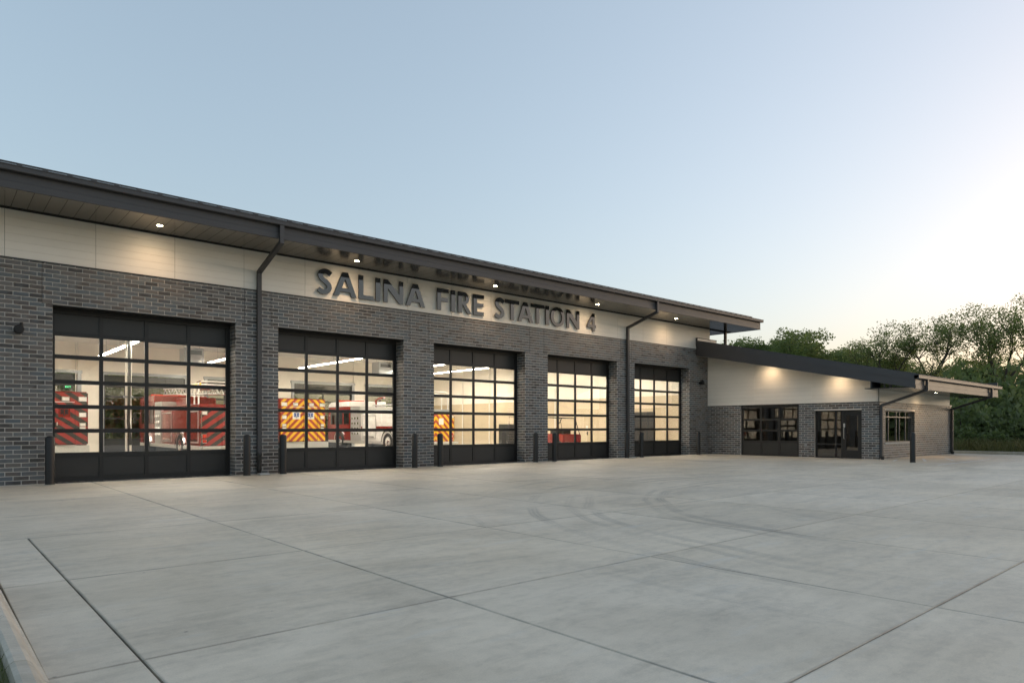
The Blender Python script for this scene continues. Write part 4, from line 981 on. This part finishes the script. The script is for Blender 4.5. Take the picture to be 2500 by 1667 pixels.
# undergrowth
g = random.Random(5)
def shrub_proto(seed, n=2600):
    g_ = random.Random(seed); c = []; 
    for i in range(46):
        a = g_.uniform(0, 6.28); r_ = g_.uniform(0, 1) ** .6; z_ = g_.uniform(.05, 1) * (1.15 - .55 * r_); c.append((r_ * math.cos(a), r_ * math.sin(a), z_))
    mb = MB()
    for q in c[::5]: mb.tube([(0, 0, -.1), (q[0] * .5, q[1] * .5, q[2] * .6), q], [.03, .02, .008], 5)
    return mb.mesh('stems', M['bark']), leaves_mesh('foliage', c, np.full(46, .34), np.full(46, n // 46), .13, M['leafC'], .85, seed)
SP = [shrub_proto(1), shrub_proto(2), shrub_proto(4)]
SHR = [(2345, 44, 2.3, 3.0), (2395, 46, 2.6, 3.8), (2440, 45, 2.4, 3.0), (2490, 44, 2.6, 3.6), (2540, 45, 2.6, 3.4), (2370, 52, 3.2, 5.0), (2430, 54, 3.4, 5.6), (2500, 52, 3.2, 5.0), (2330, 50, 2.6, 4.0), (2465, 42, 1.6, 1.6), (2410, 43, 1.5, 1.7), (2355, 42, 1.3, 1.4), (2560, 50, 3.0, 4.6), (2300, 56, 3.0, 4.4)]
SHL = ['low dark shrub beside far end of wing wall', 'mid sized dark shrub right of the last downspout', 'rounded green shrub in the middle of undergrowth', 'dark shrub at lower right picture edge', 'shrub just past right picture edge by kerb', 'tall dark thicket shrub behind last downspout', 'tallest dark thicket shrub under the airy trees', 'tall thicket shrub near right picture edge', 'dark shrub half hidden behind far end of wing', 'small bright shrub by kerb near right edge', 'small shrub by kerb in front of thicket', 'small shrub by kerb nearest the wing', 'tall thicket shrub beyond right picture edge', 'tall shrub hidden mostly behind wing eave']
for i, (px, dep, rad, hh) in enumerate(SHR):
    x_, y_ = pos_of(px, dep); o = empty('shrub', (x_, y_, -.12), g.uniform(0, 6.28)); tag(o, SHL[i], 'shrub', 'undergrowth shrubs'); o.scale = (rad, rad, hh)
    obj('stems', SP[i % 3][0], o); obj('foliage', SP[i % 3][1], o)
def blades(name, n, xr, yr, hmin, hmax, wd, mat, label, cat, mask=None, seed=1, zb=-.13):
    g_ = np.random.default_rng(seed); P_ = np.c_[g_.uniform(*xr, n), g_.uniform(*yr, n)]
    if mask is not None: P_ = P_[mask(P_)]
    n = len(P_); a = g_.uniform(0, 6.28, n); h_ = g_.uniform(hmin, hmax, n); ln = g_.normal(0, .35, (n, 2)) * h_[:, None]
    dx = np.c_[np.cos(a), np.sin(a)] * wd / 2; z0 = np.full(n, zb)
    V = np.stack([np.c_[P_ - dx, z0], np.c_[P_ + dx, z0], np.c_[P_ + ln * .4 + dx * .6, z0 + h_ * .6], np.c_[P_ + ln, z0 + h_], np.c_[P_ + ln * .4 - dx * .6, z0 + h_ * .6]], 1).reshape(-1, 3)
    me = bpy.data.meshes.new(name); me.from_pydata(V.tolist(), [], [tuple(range(5 * i, 5 * i + 5)) for i in range(n)]); me.materials.append(mat)
    tag(obj(name, me), label, cat, kind='stuff')
blades('lawn_grass', 26000, (-4.2, -2.0), (-17.6, -10.6), .04, .11, .006, M['blade'], 'short green lawn grass behind the left kerb', 'grass', lambda p: (p[:, 0] < -2.01) & ((p[:, 1] < -12.2) | (p[:, 0] < -2.9)), 1, .08)
blades('tall_weeds', 30000, (38.7, 58), (-16, 8), .35, 1.0, .03, M['weed'], 'tall dry weeds growing along far kerb before the thicket', 'weeds', lambda p: (p[:, 1] < (p[:, 0] - 38.7) * 1.2 - 3), 2)
# far woods: across the road (mirrored in the glass) and behind the station (glimpsed through the rear doors)
def wood(name, label, pts, per, rad, seed):
    tag(obj(name, leaves_mesh(name, pts, np.full(len(pts), rad), np.full(len(pts), per), rad * .55, M['leafB'], .8, seed)), label, 'wood', kind='stuff')
gq = np.random.default_rng(9); cs = []
for i in range(1500):
    x_ = gq.uniform(-150, 112); h_ = 6.5 + 2.6 * math.sin(x_ * .13) + 1.6 * math.sin(x_ * .41 + 1); cs.append((x_, -95 + gq.uniform(-5, 5), gq.uniform(.2, 1) * h_))
for i in range(1700):
    t = gq.uniform(0, 1); h_ = 4.3 + .6 * math.sin(t * 17) + .4 * math.sin(t * 51); cs.append((88 + 26 * t + gq.uniform(-4, 4), -7 - 92 * t, gq.uniform(.1, 1) * h_))
wood('far_wood', 'distant belt of trees across the road mirrored faintly in the door glass', cs, 26, 2.2, 4)
cs = []
for i in range(900):
    x_ = gq.uniform(-14, 70); h_ = (6.5 if x_ < 15 else 3.0) + .9 * math.sin(x_ * .5) + .5 * math.sin(x_ * 1.7); cs.append((x_, 52 + gq.uniform(-2, 2), gq.uniform(.02, 1) * h_))
wood('rear_hedgerow', 'dark hedgerow behind the station glimpsed through the rear doors', cs, 40, 1.2, 6)
